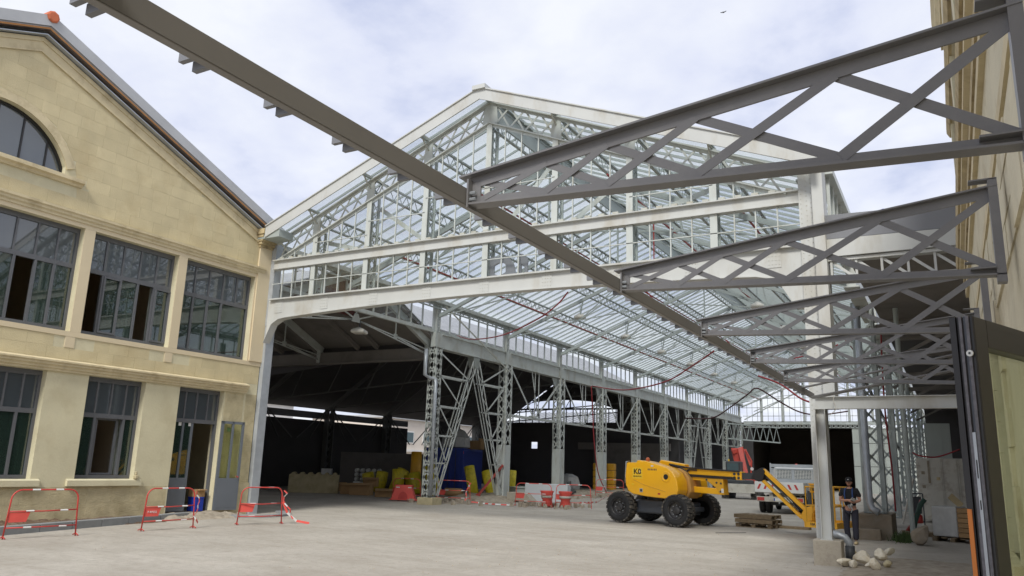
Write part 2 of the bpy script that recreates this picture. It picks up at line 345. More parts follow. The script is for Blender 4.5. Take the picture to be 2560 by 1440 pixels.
# kerb in front of the left building
kp=[(-16.9,4.0),(-17.99,9.99),(-18.9,13.6),(-19.45,15.9)]
for a,b_ in zip(kp[:-1],kp[1:]):
    a=V((*a,.06));b_=V((*b_,.06)); n=max(1,round((b_-a).length/1.0))
    for k in range(n):
        mb=MB(); d=(b_-a)/n; p=a+d*k; q=p+d*.985; mb.bar(p,q,.2,.24)
        o=bpy.data.objects.new('kerb_stone',mesh('kerb_stone',mb,M['kerb'])); COL.objects.link(o); o['kind']='structure'; bevel(o,.012)
mb=MB(); cx,cy=-19.9,18.4
for k in range(10):
    t0=-1.75+k*.32; t1=t0+.31
    P=[(cx+r*math.cos(t),cy+r*math.sin(t)) for t,r in ((t0,1.25),(t0,1.5),(t1,1.5),(t1,1.25))]
    mb.prism([(x,y,-.02) for x,y in P],(0,0,.10))
o=struct('curved_kerb',mb,'kerb'); bevel(o,.012)

# ================================================================= LEFT STONE BUILDING
XF=-20.0; ROOFZ=lambda y: 12.35-abs(y-10.1)*.392   # underside of verge along the wall
B=root('stone_building','long cream limestone workshop building with a gable, a half-round window and big grey windows','building',(XF,10,0))
def wallbox(mb,y0,y1,z0,z1,x0=XF-.45,x1=XF): mb.box(x0,y0,z0,x1,y1,z1)
mb=MB()
UW=[15.3-3.0*k for k in range(5)]          # upper windows start, width 2.7
LW=[15.6,12.73,9.88,7.0,4.1]
ends=[1.62]+[]
# plinth
wallbox(mb,1.62,15.6,0,1.05); wallbox(mb,17.25,18.58,0,1.05)
ys=sorted([1.62,18.58]+[a for a in LW]+[a+(1.65 if a==15.6 else 1.72) for a in LW])
for i in range(0,len(ys),2): wallbox(mb,ys[i],ys[i+1],1.05,3.78)
wallbox(mb,1.62,18.58,3.78,4.85)
ys=sorted([1.62,18.58]+UW+[a+2.7 for a in UW])
for i in range(0,len(ys),2): wallbox(mb,ys[i],ys[i+1],4.85,7.66)
# gable with the arch hole
AC,AZ,AR=9.45,8.4,1.92
yy=1.62
while yy<18.579:
    y1=min(yy+.12,18.58); za=ROOFZ(yy);zb=ROOFZ(y1); d0=abs(yy-AC); d1=abs(y1-AC); mid=abs((yy+y1)/2-AC)
    def col_(z0a,z0b,z1a,z1b):
        mb.quad8([(XF-.45,yy,z0a),(XF,yy,z0a),(XF,y1,z0b),(XF-.45,y1,z0b),(XF-.45,yy,z1a),(XF,yy,z1a),(XF,y1,z1b),(XF-.45,y1,z1b)])
    if mid<AR*.95:
        f=lambda d: AZ+math.sqrt(max(AR*AR-min(d,AR)**2,0)); col_(7.66,7.66,8.9,8.9); col_(max(f(d0),8.9),max(f(d1),8.9),za,zb)
    else: col_(7.66,7.66,za,zb)
    yy=y1
part('wall',mb,'render2',B)
# end walls, back and inner shell (rooms seen through the glass)
mb=MB(); mb.box(-34,1.6,0,XF-.46,1.9,9.2); mb.box(-34,18.28,0,XF-.46,18.57,9.3); mb.box(-34,1.6,0,-33.7,18.57,9)
part('side_wall',mb,'render2',B)
mb=MB(); mb.box(-25.5,2,0,-25.2,18.2,9); mb.box(-25.2,2,4.1,XF-.46,18.2,4.5); mb.box(-25.2,2,8.0,XF-.46,18.2,8.2)
for y in (11.5,14.6,8.4): mb.box(-25.1,y,0,-21.2,y+.15,4.1); mb.box(-25.1,y+.9,4.5,-21.6,y+1.05,8.)
part('inner_wall',mb,'interior',B)
for y,z in ((16.1,4.5),(12.9,4.5),(10.4,4.5),(13.3,.1),(10.2,.1)): mb=MB(); mb.box(-25.19,y,z,-25.1,y+.9,z+2.1); part('inner_door',mb,'int_dark',B)
# render surround band (smooth cream, 2 cm proud)
mb=MB(); x0,x1=XF+.001,XF+.022
mb.box(x0,1.62,4.72,x1,18.60,4.85); mb.box(x0,1.62,7.66,x1,18.5,7.78)
for i,a in enumerate(UW): mb.box(x0,a+2.7,4.852,x1,(a+3.0 if i else 18.60),7.658)
part('render_surround',mb,'render',B)
for y in (12.05,15.05): mb=MB(); mb.box(XF+.001,y-.13,4.43,XF+.018,y+.13,4.718); part('render_patch',mb,'render',B)
# mouldings
def mould(name,y0,y1,z,prof,m='mould'):
    mb=MB(); mb.prism([(XF+px,y0,z+pz) for px,pz in prof],(0,y1-y0,0)); return part(name,mb,m,B)
mould('string_course',1.62,18.35,7.78,[(0,0),(.05,0),(.05,.06),(.09,.10),(.09,.15),(.13,.19),(.13,.25),(0,.29)])
mould('cornice',1.62,18.1,3.79,[(0,0),(.06,0),(.06,.05),(.10,.07),(.10,.12),(.15,.15),(.15,.2),(.19,.22),(.19,.26),(0,.32)])
for i,a in enumerate(LW[1:]): mould('window_sill',a-.22,a+1.92,.92,[(0,0),(.09,0),(.09,.14),(0,.18)],'render2')
mould('arch_sill',7.1,11.72,8.70,[(0,0),(.05,0),(.08,.06),(.16,.1),(.16,.2),(0,.24)])
mb=MB(); n=26
for k in range(n):
    t0=PI*k/n; t1=PI*(k+1)/n
    for (ra,rb,px) in ((AR+.0,AR+.16,.05),(AR+.16,AR+.24,.025)):
        P=[(XF,AC+r*math.cos(t),AZ+r*math.sin(t)) for t,r in ((t0,ra),(t0,rb),(t1,rb),(t1,ra))]
        if min(p[2] for p in P)>8.92: mb.prism(P,(px,0,0))
part('arch_moulding',mb,'mould',B)
# raking moulding under the verge
mb=MB()
for s in (-1,1):
    ye=10.1+s*8.35
    for (o0,o1,px) in ((.0,.12,.05),(.12,.36,.02),(.36,.41,.055)):
        P=[(XF,10.1,12.35-o0),(XF,ye,ROOFZ(ye)-o0),(XF,ye,ROOFZ(ye)-o1),(XF,10.1,12.35-o1)]
        mb.prism(P,(px,0,0))
part('raking_moulding',mb,'mould',B)
# ashlar stones
def clip(P,a,b,c):  # keep a*y+b*z<=c
    o=[]
    for i in range(len(P)):
        p,q=P[i],P[(i+1)%len(P)]; dp=a*p[0]+b*p[1]-c; dq=a*q[0]+b*q[1]-c
        if dp<=0: o.append(p)
        if dp*dq<0: t=dp/(dp-dq); o.append((p[0]+(q[0]-p[0])*t,p[1]+(q[1]-p[1])*t))
    return o
rs=random.Random(11)
def stones(y0,y1,z0,z1,hc,wc,m,gable=False,par=B,x=XF,sgn=1,holes=()):
    z=z0; row=0
    nrow=round((z1-z0)/hc) or 1; hc=(z1-z0)/nrow
    for r in range(nrow):
        z=z0+r*hc; y=y1; 
        while y>y0+.05:
            w=wc*rs.uniform(.65,1.25) if y<y1 else wc*(.5 if r%2 else 1.); a=max(y-w,y0)
            if a-y0<.12: a=y0
            g_=.002; P=[(a+g_,z+g_),(y-g_,z+g_),(y-g_,z+hc-g_),(a+g_,z+hc-g_)]
            ok=True
            if gable:
                P=clip(P,.392,1,12.35-.42+.392*10.1)
                if len(P)>2: P=clip(P,-.392,1,12.35-.42-.392*10.1)
                if len(P)>2:
                    cy=sum(p[0] for p in P)/len(P);cz=sum(p[1] for p in P)/len(P); R=AR+.25
                    dd=V((cy-AC,cz-AZ)); 
                    if dd.length<R+.45 and cz>8.5:
                        nn=dd.normalized(); P=clip(P,-nn.x,-nn.y,-(nn.x*AC+nn.y*AZ+R))
                    if len(P)>2 and z<8.96 and a<11.75:   # behind the arch sill
                        P=clip(P,0,1,8.68) if z<8.66 else clip(P,0,-1,-8.95)
            for (h0,h1,k0,k1) in holes:
                if a<h1 and y>h0 and z<k1 and z+hc>k0: ok=False
            if ok and len(P)>2:
                ar=abs(sum(P[i][0]*P[(i+1)%len(P)][1]-P[(i+1)%len(P)][0]*P[i][1] for i in range(len(P))))/2
                if ar>.01:
                    mb=MB(); d=rs.uniform(.002,.006)*sgn; c=(x,sum(p[0] for p in P)/len(P),sum(p[1] for p in P)/len(P))
                    mb.prism([(0,p[0]-c[1],p[1]-c[2]) for p in P],(d,0,0))
                    o=bpy.data.objects.new('stone',mesh('stone',mb,M[m])); COL.objects.link(o); o.parent=par; o.location=V(c)-ORG[par.name]
            y=a
stones(8.6,18.5,8.08,12.0,.327,.66,'stone',gable=True)
stones(9.4,18.58,4.12,4.71,.295,.62,'stone',holes=((11.9,12.2,4.42,4.75),(14.9,15.2,4.42,4.75)))
stones(9.0,15.55,.05,.90,.42,.8,'stonebase')
stones(17.3,18.05,.9,3.76,.33,.5,'stonebase'); stones(18.13,18.58,.1,3.78,.33,.42,'stonebase')
# corner pilaster and its capital
mb=MB(); mb.box(XF-.01,18.06,4.86,XF+.06,18.60,8.85); part('corner_pilaster',mb,'render',B)
mb=MB()
for z0,z1,e_ in ((8.72,8.80,.05),(8.80,8.90,.12),(8.90,9.02,.18),(9.02,9.12,.24),(9.12,9.30,.30)): mb.box(XF-.3,18.04-e_*.6,z0,XF+.06+e_,18.60+e_*.3,z1)
for k in range(5): mb.box(XF+.3,18.0+k*.14,9.04,XF+.34,18.06+k*.14,9.11)
part('capital',mb,'stain',B)
# plinth step at the corner
mb=MB(); mb.box(XF+.001,17.32,.0,XF+.06,18.58,.98); part('corner_plinth',mb,'stonebase',B)
# ---- roof
mb=MB()
for s in (-1,1):
    ye=10.1+s*8.75; ze=12.52-8.75*.392
    mb.prism([(XF+.26,10.1,12.52),(XF+.26,ye,ze),(XF+.26,ye,ze+.08),(XF+.26,10.1,12.60)],(-14.6,0,0))
rf=part('roof',mb,'tile',B)
for s in (-1,1):
    ye=10.1+s*8.75
    def rk(a,b_,x0,x1): 
        mb=MB(); f=lambda y: 12.52-abs(y-10.1)*.392
        mb.prism([(x0,10.1,12.52+a),(x0,ye,f(ye)+a),(x0,ye,f(ye)+b_),(x0,10.1,12.52+b_)],(x1-x0,0,0)); return mb
    part('verge_flashing',rk(.09,.40,XF+.10,XF+.30),'zinc',rf,label='pale grey zinc verge')
    part('verge_board',rk(.0,.05,XF+.05,XF+.262),'woodo',rf,label='orange timber verge board')
    part('verge_trim',rk(-.14,-.115,XF+.02,XF+.20),'galv',rf)
mb=MB(); mb.lathe((XF+.36,10.1,12.86),(-1,0,0),[(0,.12),(.02,.16),(.5,.16)],8); part('ridge_tile',mb,'terra',rf,label='terracotta ridge end')
mb=MB(); mb.lathe((XF-.2,10.1,12.86),(-1,0,0),[(0,.17),(13,.17)],8); part('ridge_tile',mb,'terra',rf)
mb=MB(); mb.box(XF-.5,18.3,9.32,XF+.25,18.62,9.62); mb.box(XF-14,18.62,9.0,XF-.3,18.8,9.15); part('gutter',mb,'zinc',rf)
# ---- windows
def pane(par,y0,y1,z0,z1,x,m,name='pane'):
    mb=MB(); mb.box(x-.006,y0,z0,x+.006,y1,z1); return part(name,mb,m,par)
def window(y0,w,z0,z1,zt,ntop,mull,openp=(),mm='frame'):
    "opening y0..y0+w; transom zt; mull: y fractions of lower mullions"
    x=XF-.24; y1=y0+w
    mb=MB(); t=.07
    mb.box(x-.05,y0,z1-.13,x+.05,y1,z1); mb.box(x-.05,y0,z0,x+.05,y1,z0+.09); mb.box(x-.05,y0,z0+.09,x+.05,y0+t,z1-.13); mb.box(x-.05,y1-t,z0+.09,x+.05,y1,z1-.13)
    mb.box(x-.045,y0+t,zt-.06,x+.045,y1-t,zt+.06)
    for k in range(1,ntop): yk=y0+w*k/ntop; mb.box(x-.03,yk-.025,zt+.06,x+.04,yk+.025,z1-.13)
    for fr in mull: yk=y0+w*fr; mb.box(x-.03,yk-.035,z0+.09,x+.042,yk+.035,zt-.06)
    for k in range(3): mb.box(x+.05,y0+w*(k+.6)/3.4,z0+.03,x+.056,y0+w*(k+.6)/3.4+.05,z0+.05)
    W_=part('window',mb,mm,B)
    for k in range(ntop): pane(W_,y0+w*k/ntop+.025,y0+w*(k+1)/ntop-.025,zt+.06,z1-.13,x,'g_upper')
    fr=[0]+list(mull)+[1]
    for k in range(len(fr)-1):
        if k in openp: continue
        pane(W_,y0+w*fr[k]+.04,y0+w*fr[k+1]-.04,z0+.09,zt-.06,x,'g_low')
    return W_,x
w_,x=window(15.3,2.7,4.87,7.66,6.62,5,[.2,.4,.6],())
w_,x=window(12.3,2.7,4.87,7.66,6.62,5,[.2,.4,.6,.8],(0,3))
for yy in (12.3+.56,12.3+2.18):
    mb=MB(); mb.box(x+.045,yy,4.97,x+.075,yy+.05,6.55); mb.box(x+.045,yy+.48,4.97,x+.075,yy+.53,6.55); mb.box(x+.045,yy+.05,4.97,x+.075,yy+.48,5.02); mb.box(x+.045,yy+.05,6.5,x+.075,yy+.48,6.55); part('sliding_sash',mb,'frame',B)
w_,x=window(9.3,2.7,4.87,7.66,6.62,5,[.2,.42,.62,.8],(2,))
for a in (6.3,3.3): window(a,2.7,4.87,7.66,6.62,5,[.2,.4,.6,.8])
w_,x=window(12.73,1.72,1.1,3.78,2.76,4,[.27,.77],(1,))
mb=MB()
for a,b_ in ((13.3,13.36),(13.9,13.96)): mb.box(x-.12,a,1.2,x-.07,b_,2.7)
mb.box(x-.12,13.36,1.2,x-.07,13.9,1.25); mb.box(x-.12,13.36,2.65,x-.07,13.9,2.7); part('inner_sash',mb,'frame',B)
window(9.88,1.72,1.1,3.78,2.76,4,[.3,.72]); 
for a in (7.0,4.1): window(a,1.72,1.1,3.78,2.76,4,[.3,.72])
# curtains: pale green drapes seen through panes
for (a,b_,z0,z1) in ((17.0,17.25,5,7.4),(13.5,13.95,5,6.6),(14.55,14.85,5,6.6),(11.35,11.8,5,6.6),(9.5,9.8,5,6.6),(14.1,14.35,1.2,2.8),(11.2,11.5,1.2,2.8)):
    mb=MB(); n=7
    for k in range(n):
        y=a+(b_-a)*k/n; mb.box(x-.30-.03*(k%2),y,z0,x-.28-.03*(k%2),y+(b_-a)/n,z1)
    part('curtain',mb,'panel',B)
# half-round window
mb=MB(); x=XF-.22; n=30; rr_=AR-.005
for k in range(n):
    t0=PI*k/n;t1=PI*(k+1)/n
    P=[(x,AC+r*math.cos(t),AZ+r*math.sin(t)) for t,r in ((t0,rr_-.07),(t0,rr_),(t1,rr_),(t1,rr_-.07))]
    if min(p[2] for p in P)>8.9: mb.prism(P,(.08,0,0))
mb.box(x,AC-1.82,8.9,x+.08,AC+1.82,8.98)
ym=[AC-1.3+.65*k for k in range(5)]
for y in ym: mb.box(x,y-.02,8.98,x+.07,y+.02,AZ+math.sqrt(rr_**2-(y-AC)**2)-.06)
W_=part('arched_window',mb,'black',B)
yb=[AC-1.84]+ym+[AC+1.84]
for a,b_ in zip(yb[:-1],yb[1:]):
    top=[(x+.03,y,AZ+math.sqrt(max((rr_-.03)**2-(y-AC)**2,.26))) for y in [b_-(b_-a)*k/6 for k in range(7)]]
    mb=MB(); mb.prism([(x+.03,a,8.95),(x+.03,b_,8.95)]+[p for p in top if p[2]>8.96],(.01,0,0)); part('pane',mb,'g_upper',W_)
# ---- door with four-light fanlight, fixed left leaf, right leaf open outwards
x=XF-.24
mb=MB(); mb.box(x-.05,15.6,3.66,x+.05,17.25,3.78); mb.box(x-.05,15.6,.16,x+.05,15.67,3.66); mb.box(x-.05,17.18,.16,x+.05,17.25,3.66); mb.box(x-.045,15.67,2.74,x+.045,17.18,2.86)
for k in range(1,4): mb.box(x-.03,15.6+1.65*k/4-.025,2.86,x+.04,15.6+1.65*k/4+.025,3.66)
D=part('door',mb,'frame',B)
for k in range(4): pane(D,15.6+1.65*k/4+.03,15.6+1.65*(k+1)/4-.03,2.86,3.66,x,'g_upper')
def leaf(mb,y0,w):
    for a,b_ in ((0,.08),(w/2-.035,w/2+.035),(w-.08,w)): mb.box(-.03,y0+a,.98,.03,y0+b_,2.72)
    mb.box(-.03,y0,2.64,.03,y0+w,2.72); mb.box(-.03,y0,.02,.03,y0+w,.98); mb.box(.03,y0+.07,.1,.036,y0+w-.07,.9)
mb=MB(); leaf(mb,0,.72); L1=part('door_leaf',mb,'doorgrey',B,world=False); L1.location=V((x,15.68,.14))-ORG[B.name]
for k in range(2): mb=MB(); mb.box(-.005,.08+k*.3,.98,.005,.36+k*.3,2.64); part('pane',mb,'g_low',L1,world=False)
mb=MB(); leaf(mb,0,.8); L2=part('door_leaf',mb,'doorgrey',B,world=False,label='open right-hand leaf'); L2.location=V((XF+.05,17.24,.14))-ORG[B.name]; L2.rotation_euler=(0,0,R_(-9))
for k in range(2): mb=MB(); mb.box(-.005,.08+k*.35,.98,.005,.39+k*.35,2.64); part('pane',mb,'g_door',L2,world=False)
mb=MB(); mb.tube([(.035,.72,1.0),(.09,.72,1.02),(.09,.62,1.05)],.012,6); part('door_handle',mb,'red',L2,world=False)
for (yy,zz,mm,ww) in ((.2,2.5,'white',.1),(.55,2.5,'white',.1)): mb=MB(); mb.box(.008,yy,zz,.012,yy+ww,zz+.12); part('paper_note',mb,mm,L1,world=False)
mb=MB(); mb.box(.008,.2,2.4,.012,.32,2.52); part('paper_note',mb,'green',L2,world=False)
mb=MB(); mb.box(XF-1.5,15.6,.0,XF+.0,17.25,.12); part('door_step',mb,'concrete',B)
# things at the door and on the sill
mb=MB(); mb.box(0,0,0,.35,.3,.42); mb.box(-.01,-.01,.38,.36,.31,.42); o=single('blue_crate',mb,'bluebin','dark blue box standing just inside the open doorway','box',(-20.5,16.75,.13)); bevel(o)
mb=MB(); mb.box(0,0,0,.35,.32,.22); mb.box(.36,.02,.20,.46,.3,.22); o=single('cardboard_box',mb,'card','brown cardboard box on top of the blue box in the doorway','box',(-20.52,16.76,.555)); 
mb=MB(); mb.box(0,0,0,.12,.1,.1); mb.box(.02,.02,.1,.08,.08,.2); o=single('mortar_scrap',mb,'stonebase','small lump of stone left on the corner of the lower window sill','stone',(XF+.0,14.42,1.1)); bevel(o,.02)
# ================================================================= GLAZED IRON HALL
H=root('iron_hall','huge pale grey riveted iron hall with a glazed gable and glass roof in the centre','hall',(-11.35,18.58,0))
CX=-11.35; GY=18.58; YE=88.0
ZU=lambda x: 12.42-.415*abs(x-CX)
ZL=lambda x: 11.74-.415*abs(x-CX)
ZR=lambda x: 12.60-.395*abs(x-CX)
CY=[28.9+6.45*k for k in range(10)]
# front corner stanchions
mb=MB(); mb.box(-2.72,GY-.12,0,-2.40,GY-.09,8.75); mb.box(-2.72,GY-.09,0,-2.69,GY+.3,8.7); mb.box(-2.43,GY-.09,0,-2.40,GY+.3,8.7); mb.box(-2.40,GY-.3,3.2,-2.16,GY+.32,8.98)
part('corner_stanchion',mb,'plate',H)
mb=MB(); mb.box(-20.0,GY+.02,0,-19.83,GY+.06,6.1); mb.box(-19.86,GY+.06,0,-19.83,GY+.35,6.1); mb.box(-20.05,GY+.0,6.1,-19.74,GY+.3,9.0)
part('corner_stanchion',mb,'galv',H)
# rivets: stuff
mb=MB()
def rivet(x,y,z,r=.014): mb.lathe((x,y,z),(0,-1,0),[(0,r),(.008,r*.8)],6)
for k in range(70):
    z=.4+k*.12
    if z<8.6: rivet(-2.67,GY-.12,z); rivet(-2.45,GY-.12,z); rivet(-2.55,GY-.12,z+.06)
for px in [CX-8+2.0*k for k in range(9)]:
    for i in range(4):
        for j in range(4): rivet(px-.12+i*.08,GY-.045,6.58+j*.1)
o=part('rivet',mb,'steel_old',H,kind='stuff')
# main plate girder with rounded corners
mb=MB(); N_=60
def zb(x):
    d=abs(x-CX); e=8.48 if x<CX else 8.35
    z=6.52-.24*(d/e)**2
    r=.75; a=d-(e-r)
    if a>0: z-= r-math.sqrt(max(r*r-min(a,r)**2,0))
    return z
xs=[-19.83+17.21*k/N_ for k in range(N_+1)]
for a,b_ in zip(xs[:-1],xs[1:]):
    mb.quad8([(a,GY-.03,zb(a)),(b_,GY-.03,zb(b_)),(b_,GY,zb(b_)),(a,GY,zb(a)),(a,GY-.03,6.94),(b_,GY-.03,6.94),(b_,GY,6.94),(a,GY,6.94)])
    mb.quad8([(a,GY-.12,zb(a)-.025),(b_,GY-.12,zb(b_)-.025),(b_,GY+.18,zb(b_)-.025),(a,GY+.18,zb(a)-.025),(a,GY-.12,zb(a)),(b_,GY-.12,zb(b_)),(b_,GY+.18,zb(b_)),(a,GY+.18,zb(a))])
mb.box(-19.74,GY-.14,6.94,-2.72,GY+.2,6.985)
part('plate_girder',mb,'plate',H)
for px in [CX-8+2.0*k for k in range(9)]:
    mb=MB(); mb.box(px-.16,GY-.043,6.5,px+.16,GY-.031,6.93); part('splice_plate',mb,'plate',H)
# middle beam
mb=MB(); mb.box(-19.74,GY-.04,8.03,-2.72,GY+.0,8.30); mb.box(-19.74,GY-.14,8.30,-2.72,GY+.14,8.33); mb.box(-19.74,GY-.12,8.0,-2.72,GY+.12,8.03)
part('middle_beam',mb,'plate',H)
mb=MB()
for k in range(42): x=-19.4+k*.4; mb.box(x,GY-.13,8.335,x+.16,GY-.02,8.39)
part('glazing_cleat',mb,'steel_old',H,kind='stuff')
# raking lattice chords
for s in (-1,1):
    xe=CX+s*8.35
    for f,nm in ((ZU,'upper_chord'),(ZL,'lower_chord')):
        mb=MB(); 
        mb.bar((CX,GY,f(CX)),(xe,GY,f(xe)),.22,.035,(0,1,0)); mb.bar((CX,GY-.02,f(CX)-.05),(xe,GY-.02,f(xe)-.05),.015,.10,(0,1,0)); part(nm,mb,'steel',H)
    mb=MB(); nseg=16
    for k in range(nseg):
        xa=CX+s*(.15+8.1*k/nseg); xb=CX+s*(.15+8.1*(k+1)/nseg)
        mb.bar((xa,GY+.02,ZU(xa)),(xb,GY+.02,ZL(xb)),.012,.055,(0,1,0)); mb.bar((xa,GY-.01,ZL(xa)),(xb,GY-.01,ZU(xb)),.012,.055,(0,1,0))
    part('lattice_bar',mb,'steel',H,kind='stuff')
# posts with gussets, mullions and panes
PX=[CX+2.2*k for k in range(-3,4)]
for i,x in enumerate(PX):
    mb=MB(); mb.box(x-.09,GY-.06,8.335,x+.09,GY-.03,ZL(x)); mb.box(x-.012,GY-.03,8.335,x+.012,GY+.05,ZL(x)); mb.box(x-.09,GY-.06,6.99,x+.09,GY-.03,7.995); mb.box(x-.012,GY-.03,6.99,x+.012,GY+.05,7.995)
    p=part('post',mb,'steel',H)
    mb=MB()
    for yy in (GY+.12,GY+.42): mb.box(x-.05,yy-.02,6.99,x+.05,yy+.02,ZL(x)+.2)
    mb.lattice((x,GY+.27,7.0),(x,GY+.27,ZL(x)),.26,.3,.03,(0,1,0)); part('post_lacing',mb,'steel_in',p)
    w=.17 if i!=3 else .26
    mb=MB(); mb.prism([(x-w,GY-.035,ZL(x)-.02),(x+w,GY-.035,ZL(x)-.02),(x+w*.75,GY-.035,ZU(x)+.02),(x,GY-.035,ZU(x)+.10),(x-w*.75,GY-.035,ZU(x)+.02)],(0,.03,0)); part('gusset_plate',mb,'steel',p)
    # bracket carrying the glass overhang
    if i not in (3,):
        mb=MB(); mb.tube([(x,GY-.03,ZU(x)-.25),(x,GY-.25,ZU(x)-.12),(x,GY-.42,ZU(x)+.06),(x,GY-.6,ZU(x)+.12)],.025,6); mb.bar((x,GY,ZU(x)+.10),(x,GY-.68,ZU(x)+.13),.05,.07); part('overhang_bracket',mb,'steel_old',p)
edges=[-19.74]+PX+[-2.72]
for i in range(len(edges)-1):
    a,b_=edges[i],edges[i+1]; n=4 if 0<i<7 else 4
    for lv in (0,1):
        for k in range(0,n+1):
            x=a+(b_-a)*k/n
            z0,z1=(6.99,7.995) if lv==0 else (8.335,ZL(x)-.02)
            if 0<k<n and z1>z0+.1: mb=MB(); mb.box(x-.016,GY-.05,z0,x+.016,GY-.01,z1); part('mullion',mb,'steel',H)
            if k<n:
                x2=a+(b_-a)*(k+1)/n; xa=x+.016; xb=x2-.016
                ta,tb=(z1,7.995) if lv==0 else (ZL(xa)-.03,ZL(xb)-.03)
                if lv==1 and min(ta,tb)<8.45: continue
                mb=MB(); mb.prism([(xa,GY-.034,z0),(xb,GY-.034,z0),(xb,GY-.034,tb),(xa,GY-.034,ta)],(0,.008,0)); part('gable_pane',mb,'g_clear',H)
    mb=MB(); mb.bar((a,GY-.045,7.5),(b_,GY-.045,7.5),.03,.022,(0,1,0)); part('glazing_rail',mb,'steel',H); mb=MB()
    zm=(8.335+min(ZL(a),ZL(b_)))/2+.1
    if 0<i<7: mb.bar((a,GY-.045,zm),(b_,GY-.045,zm),.03,.022,(0,1,0))
    if mb.v: part('glazing_rail',mb,'steel',H)
# flat diagonal wind braces behind the gable glass
for s in (-1,1):
    for k in (0,1,2):
        x0=CX+s*(6.6-2.2*k); x1=x0-s*2.1
        mb=MB(); mb.bar((x0,GY+.5,ZL(x0)-.1),(x1,GY+.5,8.35 if k else 8.35),.012,.14,(0,1,0)); part('flat_brace',mb,'steel',H)
# bargeboard / fascia in front and the glass overhang
for s in (-1,1):
    xe=-19.62 if s<0 else -2.16
    mb=MB(); P=[(CX,17.88,12.62),(xe,17.88,12.62-.392*abs(xe-CX)),(xe,17.88,12.62-.392*abs(xe-CX)-.40),(CX,17.88,12.24)]; mb.prism(P,(0,.04,0))
    mb.prism([(p[0],17.84,p[2]) for p in (P[0],P[1])]+[(xe,17.84,P[1][2]-.035),(CX,17.84,12.585)],(0,.12,0))
    part('bargeboard',mb,'plate',H)
mb=MB(); mb.box(CX-.22,17.80,12.53,CX+.22,18.2,12.66); part('ridge_cap',mb,'plate',H)
mb=MB(); mb.box(-20.1,17.92,8.95,-19.0,18.56,9.2); part('eaves_soffit',mb,'steel_in',H)
# ridge, purlins, glazing bars, roof panes
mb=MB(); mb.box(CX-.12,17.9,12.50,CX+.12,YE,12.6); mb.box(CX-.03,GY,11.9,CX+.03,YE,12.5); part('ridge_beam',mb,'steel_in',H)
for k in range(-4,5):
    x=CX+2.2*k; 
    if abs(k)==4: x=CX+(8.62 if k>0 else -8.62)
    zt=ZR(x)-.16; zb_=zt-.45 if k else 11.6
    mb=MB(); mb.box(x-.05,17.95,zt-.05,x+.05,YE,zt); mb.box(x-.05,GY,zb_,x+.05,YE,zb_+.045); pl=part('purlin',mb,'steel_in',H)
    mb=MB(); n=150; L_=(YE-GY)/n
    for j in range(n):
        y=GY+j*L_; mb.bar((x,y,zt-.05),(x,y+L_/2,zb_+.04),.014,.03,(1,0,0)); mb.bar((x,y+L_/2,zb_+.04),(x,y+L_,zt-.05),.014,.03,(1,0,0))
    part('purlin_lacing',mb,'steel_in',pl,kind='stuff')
n=112; st=(YE-18.0)/n
for s in (-1,1):
    xe=CX+s*9.05
    mb=MB(); mb.bar((CX+s*.12,0,ZR(CX)-.10),(xe,0,ZR(xe)-.10),.035,.075,(0,1,0)); gb=part('glazing_bar',mb,'steel_in',H); gb.location.y+=17.95
    mb=MB(); P=[(CX+s*.12,0,ZR(CX)-.04),(xe,0,ZR(xe)-.04),(xe,0,ZR(xe)-.03),(CX+s*.12,0,ZR(CX)-.03)]; mb.prism(P,(0,st-.02,0)); rp_=part('roof_pane',mb,'g_roof',H); rp_.location.y+=17.97
    for k in range(1,n+1):
        inst(gb,H,(0,st*k,0))
        if k<n: inst(rp_,H,(0,st*k,0))
# inner principals (tie-rod trusses)
def principal():
    y=0; mb=MB()
    for s in (-1,1):
        xe=CX+s*8.7; mb.bar((CX,y,11.75),(xe,y,11.75-.40*8.7),.10,.16,(0,1,0))
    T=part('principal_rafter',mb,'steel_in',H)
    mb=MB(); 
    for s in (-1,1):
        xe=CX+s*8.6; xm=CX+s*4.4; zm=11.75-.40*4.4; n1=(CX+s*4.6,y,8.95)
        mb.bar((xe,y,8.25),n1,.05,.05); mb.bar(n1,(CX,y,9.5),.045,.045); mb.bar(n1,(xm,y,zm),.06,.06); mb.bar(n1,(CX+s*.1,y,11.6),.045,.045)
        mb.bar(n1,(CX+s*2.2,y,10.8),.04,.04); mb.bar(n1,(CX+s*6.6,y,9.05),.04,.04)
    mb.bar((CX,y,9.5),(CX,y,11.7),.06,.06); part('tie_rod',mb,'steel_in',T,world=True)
    return T
T0=principal(); T0.location.y+=CY[0]
for y in CY[1:9]: inst(T0,H,(0,y-CY[0],0))
for ch in T0.children: ch.location=(0,0,0)
inst(T0,H,(0,22.6-CY[0],0))
# sprinkler pipes
for x in (CX-2.35,CX+2.35,CX-6.4,CX+6.4):
    mb=MB(); mb.tube([(x,22,ZR(x)-.72),(x,YE-1,ZR(x)-.72)],.035,6); part('sprinkler_pipe',mb,'redpipe',H)
mb=MB(); mb.tube([(CX+2.35,26.5,11.),(CX+2.35,26.5,9.1),(CX-.3,26.5,9.1)],.035,6); mb.tube([(CX+2.35,26.5,9.1),(CX+6.2,26.5,9.1)],.035,6); part('sprinkler_pipe',mb,'redpipe',H)
